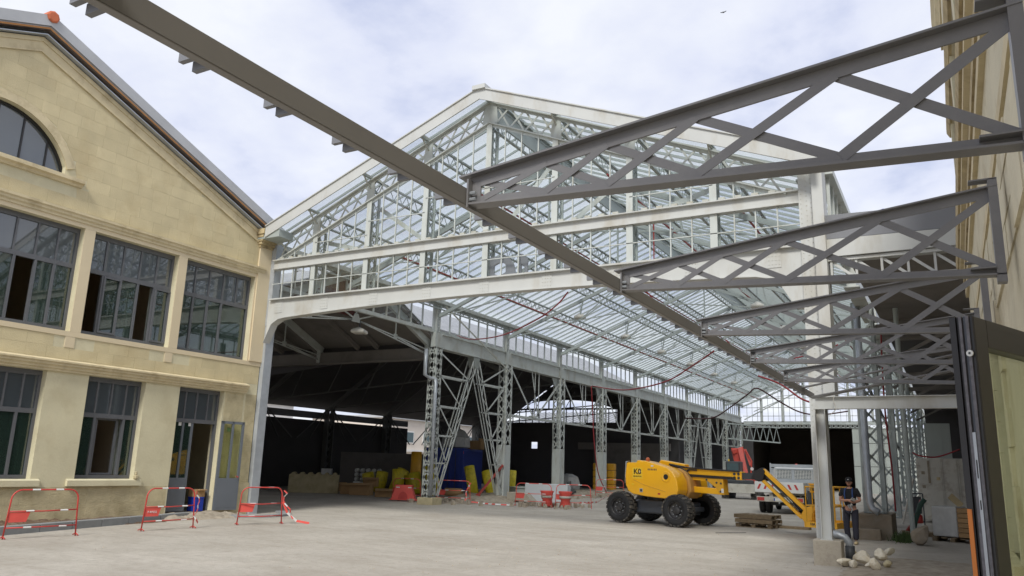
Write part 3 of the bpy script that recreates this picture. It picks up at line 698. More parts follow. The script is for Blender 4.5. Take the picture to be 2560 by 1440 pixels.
# lattice columns ----------------------------------------------------------------
def column(x,y,z0,wx,wy,plate,m='steel',zt=6.85,upper=True):
    mb=MB(); a=.10
    for sx in (-1,1):
        for sy in (-1,1):
            X=x+sx*wx/2;Y=y+sy*wy/2
            mb.box(min(X,X-sx*a),min(Y,Y-sy*.012),z0,max(X,X-sx*a),max(Y,Y-sy*.012),zt); mb.box(min(X,X-sx*.012),min(Y-sy*.012,Y-sy*a),z0,max(X,X-sx*.012),max(Y-sy*.012,Y-sy*a),zt)
    mb.box(x-wx/2,y-wy/2,z0,x+wx/2,y+wy/2,z0+.04)
    if plate: 
        mb.box(x-wx/2+.014,y-wy/2+.014,z0+.04,x+wx/2-.014,y+wy/2-.014,plate)
    c=part('column',mb,m,H)
    mb=MB(); zl=plate or z0+.05
    mb.lattice((x+(wx/2-.006),y,zl),(x+(wx/2-.006),y,zt),wy-.08,wy*.95,.06,(0,1,0)); mb.lattice((x,y-(wy/2-.006),zl),(x,y-(wy/2-.006),zt),wx-.08,wx*1.0,.06,(1,0,0))
    part('column_lacing',mb,m,c)
    if upper:
        mb=MB()
        for s in (-1,1): mb.box(x-.09,y+s*.13-.02,zt,x+.09,y+s*.13+.02,8.86)
        mb.lattice((x+.085,y,zt+.05),(x+.085,y,8.86),.24,.26,.035,(0,1,0)); mb.box(x-.1,y-.28,6.85,x+.15,y+.28,7.5); part('upper_post',mb,m,c)
    return c
XA=-20.1
c0=column(XA,CY[0],.28,.42,.46,0)
c1=column(XA,CY[1],.15,.5,.6,2.75)
for k in range(2,10): inst(c1,H,(0,CY[k]-CY[1],0))
# right-hand arcade columns
XB=-2.15
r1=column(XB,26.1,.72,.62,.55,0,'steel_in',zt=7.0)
for k in range(1,9): inst(r1,H,(0,6.45*k,-.4))
# arcade bays
def bay(y0,first=False,X=XA):
    y1=y0+6.45; ym=(y0+y1)/2
    mb=MB(); mb.box(X-.12,y0+.3,6.86,X+.12,y1-.3,7.45); mb.box(X-.2,y0+.28,7.45,X+.2,y1-.28,7.49); mb.box(X-.2,y0+.28,6.82,X+.2,y1-.28,6.86)
    return part('box_beam',mb,'steel',H)
bb=bay(CY[0])
for k in range(1,9): inst(bb,H,(0,6.45*k,0))
bR=inst(bb,H,(-2.1-XA,0,0)); 
for k in range(1,8): inst(bR,H,(0,6.45*k,0))
inst(bR,H,(0,-6.45,0))
mb=MB(); y0=CY[1]; y1=CY[2]; ym=(y0+y1)/2
mb.box(XA-.08,y0+.3,4.22,XA+.08,y1-.3,4.34)
for dx in (.12,):
    X=XA+dx
    mb.bar((X,y0+.32,6.75),(X,ym-.25,4.36),.02,.11,(1,0,0)); mb.bar((X,y1-.32,6.45),(X,ym+.1,4.36),.02,.12,(1,0,0)); mb.bar((X,ym-.5,6.8),(X,ym+.3,4.45),.02,.075,(1,0,0)) if dx>0 else None
    mb.bar((X,ym-.1,6.82),(X,ym-.1,4.36),.02,.075,(1,0,0)); mb.bar((X,ym+.35,6.82),(X,ym+.35,4.36),.02,.075,(1,0,0)); mb.bar((X,y1-1.3,6.5),(X,ym-.2,4.36),.02,.075,(1,0,0)) if dx<0 else None
mb.bar((XA,ym+.1,4.36),(XA,ym-.25,4.36),.3,.1,(1,0,0)); mb.prism([(XA-.01,y1-.3,6.8),(XA-.01,y1-1.0,6.8),(XA-.01,y1-.3,5.9)],(.02,0,0))
vb=part('vee_bracing',mb,'steel',H)
for k in (2,3,4,5,7,8): inst(vb,H,(0,6.45*(k-1),0))
# portal frames with two splayed lattice legs
mb=MB(); y0=CY[0];y1=CY[1];ym=(y0+y1)/2+.05
for s,yf,yc in ((-1,y0+.42,y0+.25),(1,y1-.42,y1-.33)):
    for X in (XA-.16,XA+.16):
        A=V((X,ym+s*.12,6.55)); Bq=V((X,yf,.35)); dn=(Bq-A).normalized(); wv=V((0,dn.z,-dn.y))*.17*s
        for o in (-wv,wv): mb.bar(A+o,Bq+o*.35,.02,.07,(1,0,0))
        n=12
        for k in range(n if X>XA else 0):
            p=A.lerp(Bq,k/n);q=A.lerp(Bq,(k+1)/n); w0=wv*(1-.65*k/n);w1=wv*(1-.65*(k+1)/n); sg=1 if k%2 else -1
            mb.bar(p+w0*sg,q-w1*sg,.014,.04,(1,0,0))
        for z in (1.75,2.95,4.25,5.6):
            t=(6.55-z)/6.2; yl=A.lerp(Bq,t).y; mb.bar((X,yl,z),(X,yc,z),.02,.07,(1,0,0))
        for za,zb2 in () if X<XA else ((6.6,5.6),(5.6,4.25),(4.25,2.95),(2.95,1.75),(1.75,.6)):
            t=(6.55-zb2)/6.2; yl=A.lerp(Bq,min(t,1)).y; mb.bar((X,yc,za),(X,yl,zb2),.02,.07,(1,0,0))
    mb.prism([(XA-.18,ym-.28,6.8),(XA-.18,ym+.28,6.8),(XA-.18,ym+.14,6.3),(XA-.18,ym-.14,6.3)],(.36,0,0))
pf=part('splayed_leg_frame',mb,'steel',H); inst(pf,H,(0,6.45*6,0))
# long wind brace crossing the first clerestory bays
mb=MB(); mb.bar((XA+.3,CY[0]+.2,8.75),(XA+.3,CY[1]-.2,6.5),.02,.08,(1,0,0)); part('wind_brace',mb,'steel_old',H)
# clerestory
mb=MB(); X=-20.15
mb.box(X-.25,GY+.6,8.86,X+.28,YE,9.02); mb.box(X-.1,GY+.6,8.78,X+.1,YE,8.858); part('valley_gutter',mb,'steel',H)
mb=MB(); mb.box(X-.06,GY+.6,7.50,X+.08,YE,7.62); part('clerestory_rail',mb,'steel',H)
def clere(y0,y1,X,nm=7):
    mb=MB(); w=(y1-y0)
    mb.box(X-.04,y0,7.622,X+.05,y1,7.66)
    c=part('clerestory_frame',mb,'steel',H)
    mb=MB(); mb.box(X-.03,y0-.022,7.662,X+.045,y0+.022,8.775); q0=part('mullion',mb,'steel',c)
    for k in range(1,nm+1): q=q0.copy(); COL.objects.link(q); q.parent=c; q.location=(0,w/nm*k,0)
    mb=MB(); mb.box(X-.004,y0+.024,7.662,X+.004,y0+w/nm-.024,8.77); p=part('clerestory_pane',mb,'g_clear',c)
    for k in range(1,nm): 
        q=p.copy(); COL.objects.link(q); q.parent=c; q.location=(0,w/nm*k,0)
    return c
cl=clere(CY[0]+.25,CY[1]-.25,X)
for k in range(1,9): inst(cl,H,(0,6.45*k,0))
inst(cl,H,(0,-6.45,0)); cl2=clere(19.2,22.2,X,4)
clR=inst(cl,H,(-2.15-X,-6.45,0))
for k in range(1,9): inst(clR,H,(0,6.45*k,0))
inst(cl2,H,(-2.15-X,0,0))
mb=MB(); mb.box(-2.4,GY+.4,8.80,-2.0,YE,8.98); mb.box(-2.25,GY+.4,7.5,-2.05,YE,7.6); part('valley_gutter',mb,'steel',H)
# far gable
mb=MB(); Y=YE
mb.box(-19.9,Y,6.85,-2.4,Y+.2,7.15); mb.box(-19.9,Y-.1,6.45,-2.4,Y,6.5); mb.box(-19.9,Y-.1,6.8,-2.4,Y+.3,6.85)
for s in (-1,1): mb.bar((CX,Y,12.3),(CX+s*8.7,Y,8.7),.2,.15,(0,1,0)); mb.bar((CX,Y,11.3),(CX+s*7.4,Y,8.2),.1,.08,(0,1,0))
for k in range(-3,4):
    x=CX+2.2*k; mb.box(x-.12,Y-.1,7.15,x+.12,Y+.1,ZL(x)+.5)
for k in range(30):
    x=-19.5+k*.56; zt=min(12.3-.41*abs(x-CX),12); mb.box(x-.02,Y-.03,7.15,x+.02,Y+.03,zt)
for z in (7.7,8.6,9.6): 
    dxx=min(8.6,(12.3-z)/.41); mb.box(CX-dxx,Y-.03,z-.03,CX+dxx,Y+.03,z+.03)
mb.lattice((-19.7,Y-.05,6.65),(-2.6,Y-.05,6.65),.3,.45,.05,(0,0,1))
mb.bar((CX+8.4,Y-.2,7.3),(CX+2.2,Y-.2,10.5),.04,.12,(0,1,0)); mb.bar((CX-8.4,Y-.2,7.3),(CX-2.2,Y-.2,10.5),.04,.12,(0,1,0)); 
part('far_gable_frame',mb,'steel',H)
for k in range(9):
    x=-9.0+k*.733
    for z0,z1 in ((0,2.6),(2.65,4.9),(4.95,6.43)): mb=MB(); mb.box(x+.012,Y+.02,z0,x+.721,Y+.1,z1); part('wall_panel',mb,'panel',H)
boxes('far_wall',[(-20,Y+.12,0,-19,Y+.3,6.45),(-9.02,Y+.11,0,-2.4,Y+.16,6.4)],'dark',H)
boxes('dark_backing_box',[(-20,Y+14,0,-8,Y+14.2,7),(-20.2,Y+.3,0,-20,Y+14,7),(-8.2,Y+.3,0,-8,Y+14,7),(-20,Y+.3,6.86,-8,Y+14,7.1)],'brownwall',H)  # added dark box behind the far opening so it reads unlit
# bracket girder beyond the last arcade bay
mb=MB(); ya=80.6
for zc in (6.5,5.0): mb.bar((-20,ya,zc),(-15.5,ya+4,zc-.25),.12,.12)
for k in range(8):
    p=V((-20,ya,5)).lerp(V((-15.5,ya+4,4.75)),k/8); q=V((-20,ya,6.5)).lerp(V((-15.5,ya+4,6.25)),(k+.5)/8); r=V((-20,ya,5)).lerp(V((-15.5,ya+4,4.75)),(k+1)/8)
    mb.bar(p,q,.05,.08); mb.bar(q,r,.05,.08)
part('bracket_girder',mb,'steel_in',H)
# hall lamps
mb=MB(); mb.tube([(0,0,0),(0,0,.9)],.015,6); stem=mb
lamp=root('high_bay_lamp','x','lamp',(-16,CY[1]+.2,9.2),0,'round lamps hanging under the glass roof')
mb=MB(); mb.lathe((0,0,-.14),(0,0,1),[(0,.26),(.05,.31),(.16,.30),(.26,.12),(.30,.08)],16); part('lamp_shade',mb,'lampw',lamp,world=False,smooth=True); part('stem',stem,'steel_in',lamp,world=False)
nth=['nearest','second nearest','third nearest','fourth','fifth','farthest visible']
lamp['label']='white lamp of the left row under the glass roof, nearest to the gable'
for k in range(1,6): copytree(lamp,(-16,CY[1]+.2+6.45*k,9.2),0,'white lamp of the left row under the glass roof, %s from the gable'%nth[k])
for k in range(0,6): copytree(lamp,(-7.2,CY[0]+6.45*k,9.1),0,'white lamp of the right row under the glass roof, %s from the gable'%nth[k])
# big cut-out letters fixed behind the lower glazing
mb=MB(); lw=.95; z0=7.0; z1=7.62; x0=-11.42; y=GY+.15
outer=[(x0,z0),(x0,z1)]+[(x0+.5+.47*math.sin(t),z0+.1+(z1-z0-.1)*max(math.cos(t),0)) for t in [PI/2*k/8 for k in range(9)]]+[(x0+.97,z0)]
hole=[(x0+.28,z0+.12),(x0+.28,z0+.36),(x0+.40,z0+.42),(x0+.58,z0+.42),(x0+.66,z0+.34),(x0+.66,z0+.14),(x0+.52,z0+.06),(x0+.40,z0+.06)]
def ringplate(mb,outer,hole,y,t):
    # stitch by angle
    c=(sum(p[0] for p in hole)/len(hole),sum(p[1] for p in hole)/len(hole)); n=48
    def hit(poly,a):
        best=None
        for i in range(len(poly)):
            p,q=poly[i],poly[(i+1)%len(poly)]; dxx,dz=math.cos(a),math.sin(a); ex,ez=q[0]-p[0],q[1]-p[1]; den=dxx*ez-dz*ex
            if abs(den)<1e-9: continue
            tt=((p[0]-c[0])*ez-(p[1]-c[1])*ex)/den; uu=((p[0]-c[0])*dz-(p[1]-c[1])*dxx)/den
            if tt>0 and -1e-6<=uu<=1+1e-6 and (best is None or tt>best): best=tt
        return (c[0]+math.cos(a)*best,c[1]+math.sin(a)*best)
    angs=sorted([math.atan2(p[1]-c[1],p[0]-c[0]) for p in outer+hole]+[-PI+2*PI*k/n for k in range(n)])
    for a,b_ in zip(angs,angs[1:]+[angs[0]+2*PI]):
        if b_-a<1e-4: continue
        o0,o1,h0,h1=hit(outer,a+1e-6),hit(outer,b_-1e-6),hit(hole,a+1e-6),hit(hole,b_-1e-6)
        mb.quad8([(h0[0],y,h0[1]),(o0[0],y,o0[1]),(o0[0],y+t,o0[1]),(h0[0],y+t,h0[1]),(h1[0],y,h1[1]),(o1[0],y,o1[1]),(o1[0],y+t,o1[1]),(h1[0],y+t,h1[1])])
ringplate(mb,outer,hole,y,.04)
single('sign_letter',mb,'fasciagrey','large grey cut-out letter D standing behind the lower gable glazing','sign letter',(-11.4,GY,7.0),world=True)
mb=MB(); mb.prism([(x,y,z) for x,z in ((-10.35,6.99),(-10.35,7.62),(-10.22,7.62),(-10.05,7.45),(-10.05,6.99),(-10.15,6.99),(-10.15,7.25),(-10.25,7.3),(-10.25,6.99))],(0,.04,0))
single('sign_letter',mb,'fasciagrey','narrow grey letter part beside the cut-out letter D behind the gable glass','sign letter',(-10.3,GY,7.0),world=True)

# ================================================================= LEFT AISLE SHED (transverse gable, then long roof)
A=root('aisle_shed','low dark shed opening off the left side of the iron hall behind the stone building','shed',(-29,28.9,0))
TY=23.75; TZ=9.2; EZ=6.98
def truss_t(x):
    mb=MB()
    for s in (-1,1): mb.bar((x,TY,TZ),(x,TY+s*5.15,EZ),.16,.30,(1,0,0))
    t=part('shed_rafter',mb,'steel',A)
    mb=MB(); C_=(x,TY,7.25); 
    for s in (-1,1):
        Q=(x,TY+s*2.6,6.98)
        mb.bar(C_,Q,.03,.05,(1,0,0)); mb.bar(Q,(x,TY+s*5.1,6.5),.03,.06,(1,0,0)); mb.bar((x,TY+s*5.1,6.72),(x,TY+s*2.6,7.0),.03,.04,(1,0,0)); mb.bar(C_,(x,TY+s*5.1,6.5),.03,.045,(1,0,0))
        mb.bar(Q,(x,TY+s*2.6,8.0),.03,.06,(1,0,0)); mb.bar(C_,(x,TY+s*2.5,8.05),.03,.06,(1,0,0)); mb.box(x-.012,TY+s*2.6-.12,6.88,x+.012,TY+s*2.6+.12,7.08)
        mb.box(x-.1,TY+s*5.15-.25,6.3,x+.1,TY+s*5.15,6.95)
    mb.bar(C_,(x,TY,TZ),.03,.07,(1,0,0)); mb.prism([(x-.015,TY-.28,7.15),(x-.015,TY+.28,7.15),(x-.015,TY+.1,7.5),(x-.015,TY-.1,7.5)],(.03,0,0))
    part('tie_bar',mb,'steel',t); return t
t0=truss_t(-20.45)
for k in (1,2): inst(t0,A,(-6.45*k,0,0))
for s in (-1,1):
    mb=MB(); mb.prism([(-20.2,TY,TZ+.15),(-20.2,TY+s*5.3,EZ+.12),(-20.2,TY+s*5.3,EZ+.24),(-20.2,TY,TZ+.27)],(-18,0,0)); rf=part('shed_roof',mb,'ceil',A)
    mb=MB(); mb.prism([(-20.15,TY,TZ+.29),(-20.15,TY+s*5.3,EZ+.26),(-20.15,TY+s*5.3,EZ+.30),(-20.15,TY,TZ+.33)],(-18,0,0)); part('roof_covering',mb,'tile',rf)
    for k in range(5):
        x=-23.4-1.15*k-(1.5 if k>1 else 0)
        mb=MB(); mb.bar((x,TY+s*.2,TZ+.0),(x,TY+s*5.1,EZ+.0),.16,.2,(1,0,0)); part('roof_joist',mb,'ceil',rf)
mb=MB(); mb.prism([(-20.5,18.9,7.35),(-20.5,TY,7.35),(-20.5,TY,8.95),(-20.5,TY-.6,8.85)],(-.05,0,0)); part('red_infill_boards',mb,'redboard',A)
mb=MB(); mb.box(-38,28.7,6.35,-20.4,28.95,6.85); mb.box(-38,28.6,6.3,-20.4,29.05,6.35); part('valley_beam',mb,'ceil',A)
# long roof beyond
YG=66.0; RX=-29.2; RZ=11.45
mb=MB(); mb.prism([(RX,29.0,RZ),(-20.45,29.0,7.0),(-20.45,29.0,6.88),(RX,29.0,RZ-.14)],(0,YG-29,0)); mb.prism([(RX,29.0,RZ),(-38.4,29.0,5.3),(-38.4,29.0,5.18),(RX,29.0,RZ-.14)],(0,YG-29,0)); part('long_roof',mb,'tile',A)
mb=MB(); mb.prism([(RX,29.02,RZ-.16),(-20.45,29.02,6.86),(-20.45,29.02,6.84),(RX,29.02,RZ-.19)],(0,YG-29.1,0)); mb.prism([(RX,29.02,RZ-.16),(-38.4,29.02,5.16),(-38.4,29.02,5.14),(RX,29.02,RZ-.19)],(0,YG-29.1,0)); part('roof_dark_underside',mb,'dark',A)  # added dark sheet under the tiles, shed's dimness put into its colour
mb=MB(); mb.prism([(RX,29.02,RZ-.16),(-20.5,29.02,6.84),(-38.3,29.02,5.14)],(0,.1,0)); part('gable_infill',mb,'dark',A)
mb=MB(); 
for x0_,x1_,z_ in ((-20.6,RX,7),): 
    for k in range(1):
        f=.22; x=-20.45+(RX+20.45)*f; z=7.0+(RZ-7)*f; mb.box(x-.3,29.2,z+.02,x+.3,YG,z+.28)
part('roof_light_strip',mb,'fasciagrey',A)
mb=MB(); mb.box(-21.5,29.2,7.3,-21.0,YG,8.0); part('roof_gutter',mb,'zinc',A); mb=MB(); mb.box(-20.99,29.2,7.55,-20.97,YG,7.85); part('gutter_dark_strip',mb,'darkgrey',A)  # dark grey strip along the gutter face
mb=MB()
for y in [35.35+6.45*k for k in range(5)]:
    mb.bar((-20.5,y,6.6),(RX,y,RZ-.4),.12,.25,(0,1,0)); mb.bar((-38,y,5.0),(RX,y,RZ-.4),.12,.25,(0,1,0)); mb.bar((-20.5,y,6.5),(-38,y,5.2),.05,.08,(0,1,0))
    for k in range(1,6): x=-20.5-17.5*k/6; mb.bar((x,y,6.5-1.3*k/6),(x+1.3,y,8),.04,.05)
part('shed_truss',mb,'shedsteel',A)
# far side wall: dark cladding, with a strip of daylight above it
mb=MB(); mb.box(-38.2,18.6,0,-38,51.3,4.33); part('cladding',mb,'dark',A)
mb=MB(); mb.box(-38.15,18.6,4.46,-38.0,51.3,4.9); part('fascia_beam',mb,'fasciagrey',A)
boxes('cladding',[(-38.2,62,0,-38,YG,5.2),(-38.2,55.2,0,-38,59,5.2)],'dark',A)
colm=[]
for k in range(6):
    y=35.35+6.45*k; mb=MB()
    for s in (-1,1): mb.box(-37.9,y+s*.28-.04,0,-37.5,y+s*.28+.04,5.2)
    mb.lattice((-37.6,y,.2),(-37.6,y,5.2),.5,.5,.05,(0,1,0))
    for s in (-1,1): mb.bar((-37.7,y+s*.3,5.1),(-37.7,y+s*3.0,3.1),.05,.07,(1,0,0)); mb.bar((-37.7,y+s*.3,5.1),(-37.7,y+s*1.8,3.1),.05,.04,(1,0,0))
    part('shed_column',mb,'shedsteel',A)
# end wall with glazed gable
boxes('end_wall',[(-38.2,YG,0,-34.6,YG+.2,5.6),(-33.9,YG,0,-20.4,YG+.2,5.6),(-34.6,YG,0,-33.9,YG+.2,3.3),(-34.6,YG,3.9,-33.9,YG+.2,5.6)],'dark',A)
mb=MB(); mb.box(-28,YG-.5,0,-22,YG-.4,3.3); mb.box(-29.5,YG-.6,3.3,-21,YG-.3,3.9); part('partition',mb,'ceil',A)
mb=MB()
for k in range(26): x=-38+.7*k; mb.box(x-.03,YG,5.6,x+.03,YG+.1,6.9)
mb.box(-38,YG,6.85,-20.4,YG+.15,7.0); mb.box(-38,YG,5.6,-20.4,YG+.15,5.7)
for k in range(10):
    t0=PI*k/10;t1=PI*(k+1)/10; mb.bar((-30.5+5.5*math.cos(t0),YG-.2,7+2.*math.sin(t0)),(-30.5+5.5*math.cos(t1),YG-.2,7+2.*math.sin(t1)),.1,.22,(0,1,0))
for k in range(5): x=-35+2.2*k; mb.box(x-.05,YG,7,x+.05,YG+.1,9.5)
part('gable_frame',mb,'shedsteel',A)
rz=lambda x: RZ-.2-(x-RX)*.508 if x>RX else RZ-.2-(RX-x)*.683
mb=MB(); xs=[-38+17.6*k/32 for k in range(33)]
for a,b_ in zip(xs[:-1],xs[1:]):
    f=lambda x: 7.0+.75*math.sqrt(max(1-((x+31.5)/4.6)**2,0)) if abs(x+31.5)<4.6 else 7.0
    za,zb2=min(f(a),rz(a)),min(f(b_),rz(b_))
    mb.quad8([(a,YG,za),(b_,YG,zb2),(b_,YG+.15,zb2),(a,YG+.15,za),(a,YG,max(rz(a),za)),(b_,YG,max(rz(b_),zb2)),(b_,YG+.15,max(rz(b_),zb2)),(a,YG+.15,max(rz(a),za))])
part('end_gable_wall',mb,'dark',A)
mb=MB(); mb.box(-26,YG+.02,5.6,-20.4,YG+.12,7.0); part('end_gable_panel',mb,'dark',A)
boxes('daylight_block_wall',[(-24.2,YG+.2,0,-24,YE+16,6.9),(-24.2,YG+.2,6.9,-20.3,YE+16,7.1)],'dark',A)  # added dark wall and lid, block bright outdoors behind the last bays
# gable lamp hung from the first shed truss
mb=MB(); mb.lathe((0,0,-.12),(0,0,1),[(0,.34),(.05,.38),(.12,.36),(.2,.2),(.25,.05)],4); la=root('flood_lamp','square white lamp hanging from the tie bars of the left shed','lamp',(-20.45,24.0,6.85),R_(20))
part('lamp_shade',mb,'lampw',la,world=False); mb=MB(); mb.tube([(0,0,.1),(0,0,.4)],.03,6); part('stem',mb,'darkgrey',la,world=False)
# down pipe on the first column
mb=MB(); mb.tube([(XA-.1,28.3,6.7),(XA-.1,28.3,5.55),(XA+.05,28.5,5.42),(XA+.15,28.75,5.42),(XA+.28,28.62,5.2),(XA+.28,28.62,.4)],.085,10); single('downpipe',mb,'galv','grey downpipe running down the first lattice column of the left arcade','pipe',(XA+.28,28.6,0),world=True,smooth=True)

# ================================================================= RIGHT SIDE SHED
S=root('side_shed','dark flat-fronted shed on the right of the iron hall behind the canopy','shed',(4,18.6,0))
mb=MB(); mb.prism([(-2.16,18.5,7.05),(6,18.5,6.98),(6,18.5,7.46),(-2.16,18.5,7.62)],(0,.1,0)); part('grey_fascia',mb,'fasciagrey',S)
mb=MB(); mb.prism([(-2.16,18.46,6.62),(6,18.46,6.62),(6,18.46,6.96),(-2.16,18.46,7.03)],(0,.1,0)); part('white_fascia',mb,'plate',S)
mb=MB(); mb.box(-2.16,18.52,6.53,6,18.75,6.60); mb.box(-2.16,18.52,6.04,6,18.75,6.11)
for k in range(16):
    x=-2.1+.52*k; mb.box(x-.025,18.55,6.11,x+.025,18.7,6.53); mb.bar((x,18.6,6.53),(x+.5,18.6,6.11),.02,.06,(0,1,0))
part('lattice_beam',mb,'plate',S)
mb=MB(); mb.prism([(-1.8,18.8,6.7),(-1.8,28.6,6.9),(-1.8,28.6,7.0),(-1.8,18.8,7.0)],(18,0,0)); part('soffit',mb,'ceil',S)
mb=MB(); mb.box(-1.85,28.6,6.3,16,28.8,6.9); mb.box(-1.85,28.5,6.22,16,28.9,6.3); part('valley_beam',mb,'ceil',S)
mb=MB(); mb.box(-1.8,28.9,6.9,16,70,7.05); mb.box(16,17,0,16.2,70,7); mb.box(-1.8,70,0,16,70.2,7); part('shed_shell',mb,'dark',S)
mb=MB(); mb.box(-1.3,48,0,-.1,48.2,4.6); part('panel_wall',mb,'panel',S)
for k in range(3): mb=MB(); mb.box(-1.3+.4*k,47.96,.0,-.91+.4*k,47.995,4.6); part('wall_panel',mb,'panel',S)
for y in (22.4,):
    mb=MB(); mb.tube([(-1.2,y+3.2,0),(-1.2,y+3.2,6.7)],.07,8); part('shed_post',mb,'steel_in',S)
for y in (26,32.5,39,45.5,52): mb=MB(); mb.bar((-1.8,y,6.2),(8,y,6.5),.12,.2); mb.bar((-1.8,y,5.0),(.5,y,6.2),.08,.1); part('shed_rafter',mb,'ceil',S)
mb=MB(); mb.tube([(-1.95,25.95,6.9),(-1.95,25.95,1.0),(-1.9,25.85,.85),(-1.7,25.7,.78)],.095,12); 
mb2=MB(); mb2.tube([(XB-.12,25.6,6.9),(XB-.12,25.6,1.05),(XB-.05,25.55,.85),(XB+.12,25.5,.76)],.1,12); single('downpipe',mb2,'galv','thick grey downpipe in front of the right lattice column, ending over the concrete footing','pipe',(XB-.1,25.6,.7),world=True,smooth=True)
# long raking brace on the right arcade
mb=MB(); mb.bar((XB-.4,27,5.4),(XB-.3,50,2.6),.08,.10); part('raking_brace',mb,'darkgrey',H)
# footings of the arcade columns
def foot(x0,y0,x1,y1,h,label,m='concrete2',grp=None):
    mb=MB(); mb.box(-(x1-x0)/2,-(y1-y0)/2,-.02,(x1-x0)/2,(y1-y0)/2,h); o=single('concrete_footing',mb,m,label,'footing',((x0+x1)/2,(y0+y1)/2,0),group=grp); bevel(o,.03); return o
foot(-2.62,25.7,-1.72,27.6,.71,'large brown concrete footing under the nearest right lattice column')
foot(-2.6,25.25,-2.0,25.55,.3,'low concrete block at the foot of the large brown footing')
foot(XA-.35,28.55,XA+.45,29.3,.3,'stone footing under the first lattice column of the left arcade','stonebase')
# ================================================================= CANOPY (taupe steel)
K=root('steel_canopy','taupe grey steel canopy frame with tapering lattice trusses crossing the upper right','canopy',(-2.47,10,3.3))
XC=-2.47
mb=MB(); mb.box(XC-.045,-1.5,3.324,XC,17.5,3.436)
bevel(part('edge_beam',mb,'canopy_beam',K),.003)
mb=MB(); mb.box(XC-.02,-1.5,3.3285,XC+.0008,17.4,3.3295); part('beam_seam',mb,'black',K)
for k in range(-2,33):
    y=1.89+.465*k
    mb=MB(); mb.box(XC-.20,y-.01,3.378,XC-.046,y+.015,3.425); mb.box(XC-.16,y+.03,3.345,XC-.046,y+.055,3.39)
    part('gutter_bracket',mb,'fasciagrey',K)
XW=.43
def trussc(y,x1=XW):
    x0=XC+.004
    zb=lambda x: 3.335-.12*(x-x0)/(XW-x0); zt=lambda x: 3.50+.36*(x-x0)/(XW-x0)
    T=None
    mb=MB(); # top tee: flange + web
    mb.bar((x0-.06,y,zt(x0-.06)+.02),(x1,y,zt(x1)+.02),.11,.012,(0,1,0)); mb.bar((x0,y,zt(x0)-.022),(x1,y,zt(x1)-.022),.012,.07,(0,1,0))
    T=part('truss',mb,'canopy',K,label=None)
    mb=MB(); mb.bar((x0,y,zb(x0)),(x1,y,zb(x1)),.10,.012,(0,1,0)); mb.bar((x0,y,zb(x0)+.032),(x1,y,zb(x1)+.032),.012,.045,(0,1,0)); part('bottom_chord',mb,'canopy',T)
    mb=MB(); mb.box(x0,y-.055,3.31,x0+.012,y+.055,3.49); mb.box(x0+.012,y-.006,3.33,x0+.07,y+.006,3.49); part('end_plate',mb,'canopy',T)
    mb=MB()
    for z in (3.365,3.405): 
        for yy in (y-.03,y+.03): mb.tube([(x0+.012,yy,z),(x0+.05,yy,z)],.011,6)
    part('bolt',mb,'galv',T,kind='stuff')
    n=5; xs_=[-2.37,-1.95,-1.57,-1.06,-.36,.39]
    mb=MB()
    for k in range(n):
        a,b_=xs_[k],xs_[k+1]; w=.037+.005*k
        mb.bar((a,y-.0062,zb(a)+.04),(b_,y-.0062,zt(b_)-.04),.005,w,(0,1,0)); mb.bar((a,y+.0066,zt(a)-.04),(b_,y+.0066,zb(b_)+.04),.006,w,(0,1,0))
        if b_>x1: break
    part('lattice_web',mb,'canopy',T)
    mb=MB(); mb.box(XW-.06,y-.05,3.16,XW-.0,y+.05,3.93); mb.box(XW-.18,y-.05,3.925,XW+.0,y+.05,3.935); mb.box(XW-.22,y-.07,3.26,XW-.06,y+.07,3.27); part('wall_post',mb,'canopy',T)
    return T
tr=trussc(3.84)
for k in (-1,1,2,3,4): inst(tr,K,(0,2.555*k,0))
for ch in tr.children: pass
# folded last-bay plates
mb=MB(); mb.prism([(XC,16.9,3.31),(XC,17.35,3.31),(XW,15.6,3.66),(XW,15.0,3.62)],(0,0,.02)); part('folded_plate',mb,'canopy',K)
mb=MB(); mb.prism([(XC,15.9,3.40),(XC,16.2,3.42),(XW,14.6,3.80),(XW,14.1,3.76)],(0,0,.02)); part('folded_plate',mb,'canopy',K)
# pale end frame: pillar and cross beam
E=root('end_frame','pale grey steel pillar with a horizontal beam closing the far end of the canopy','pillar',(-2.39,17.72,.49))
mb=MB(); mb.ibeam((-2.40,17.7,.49),(-2.40,17.7,3.12),.20,.20,.014,(0,1,0)); mb.box(-2.52,17.58,.49,-2.28,17.82,.505); pl=part('pillar',mb,'plate',E)
mb=MB(); mb.ibeam((-2.50,17.75,3.26),(.42,17.75,3.26),.16,.26,.014,(0,1,0)); mb.box(-2.52,17.6,3.12,-2.28,17.84,3.128); part('cross_beam',mb,'plate',E)
mb=MB(); mb.tube([(-2.1,17.6,3.42),(-2.12,17.58,3.3),(-2.07,17.6,3.12),(-2.2,17.62,3.0)],.008,5); part('cable_end',mb,'whited',E)
mb=MB(); mb.box(-.27,-.25,-.02,.27,.25,.49); o=single('concrete_footing',mb,'concrete','square concrete block under the pale canopy pillar','footing',(-2.40,17.8,0)); bevel(o,.02,3)
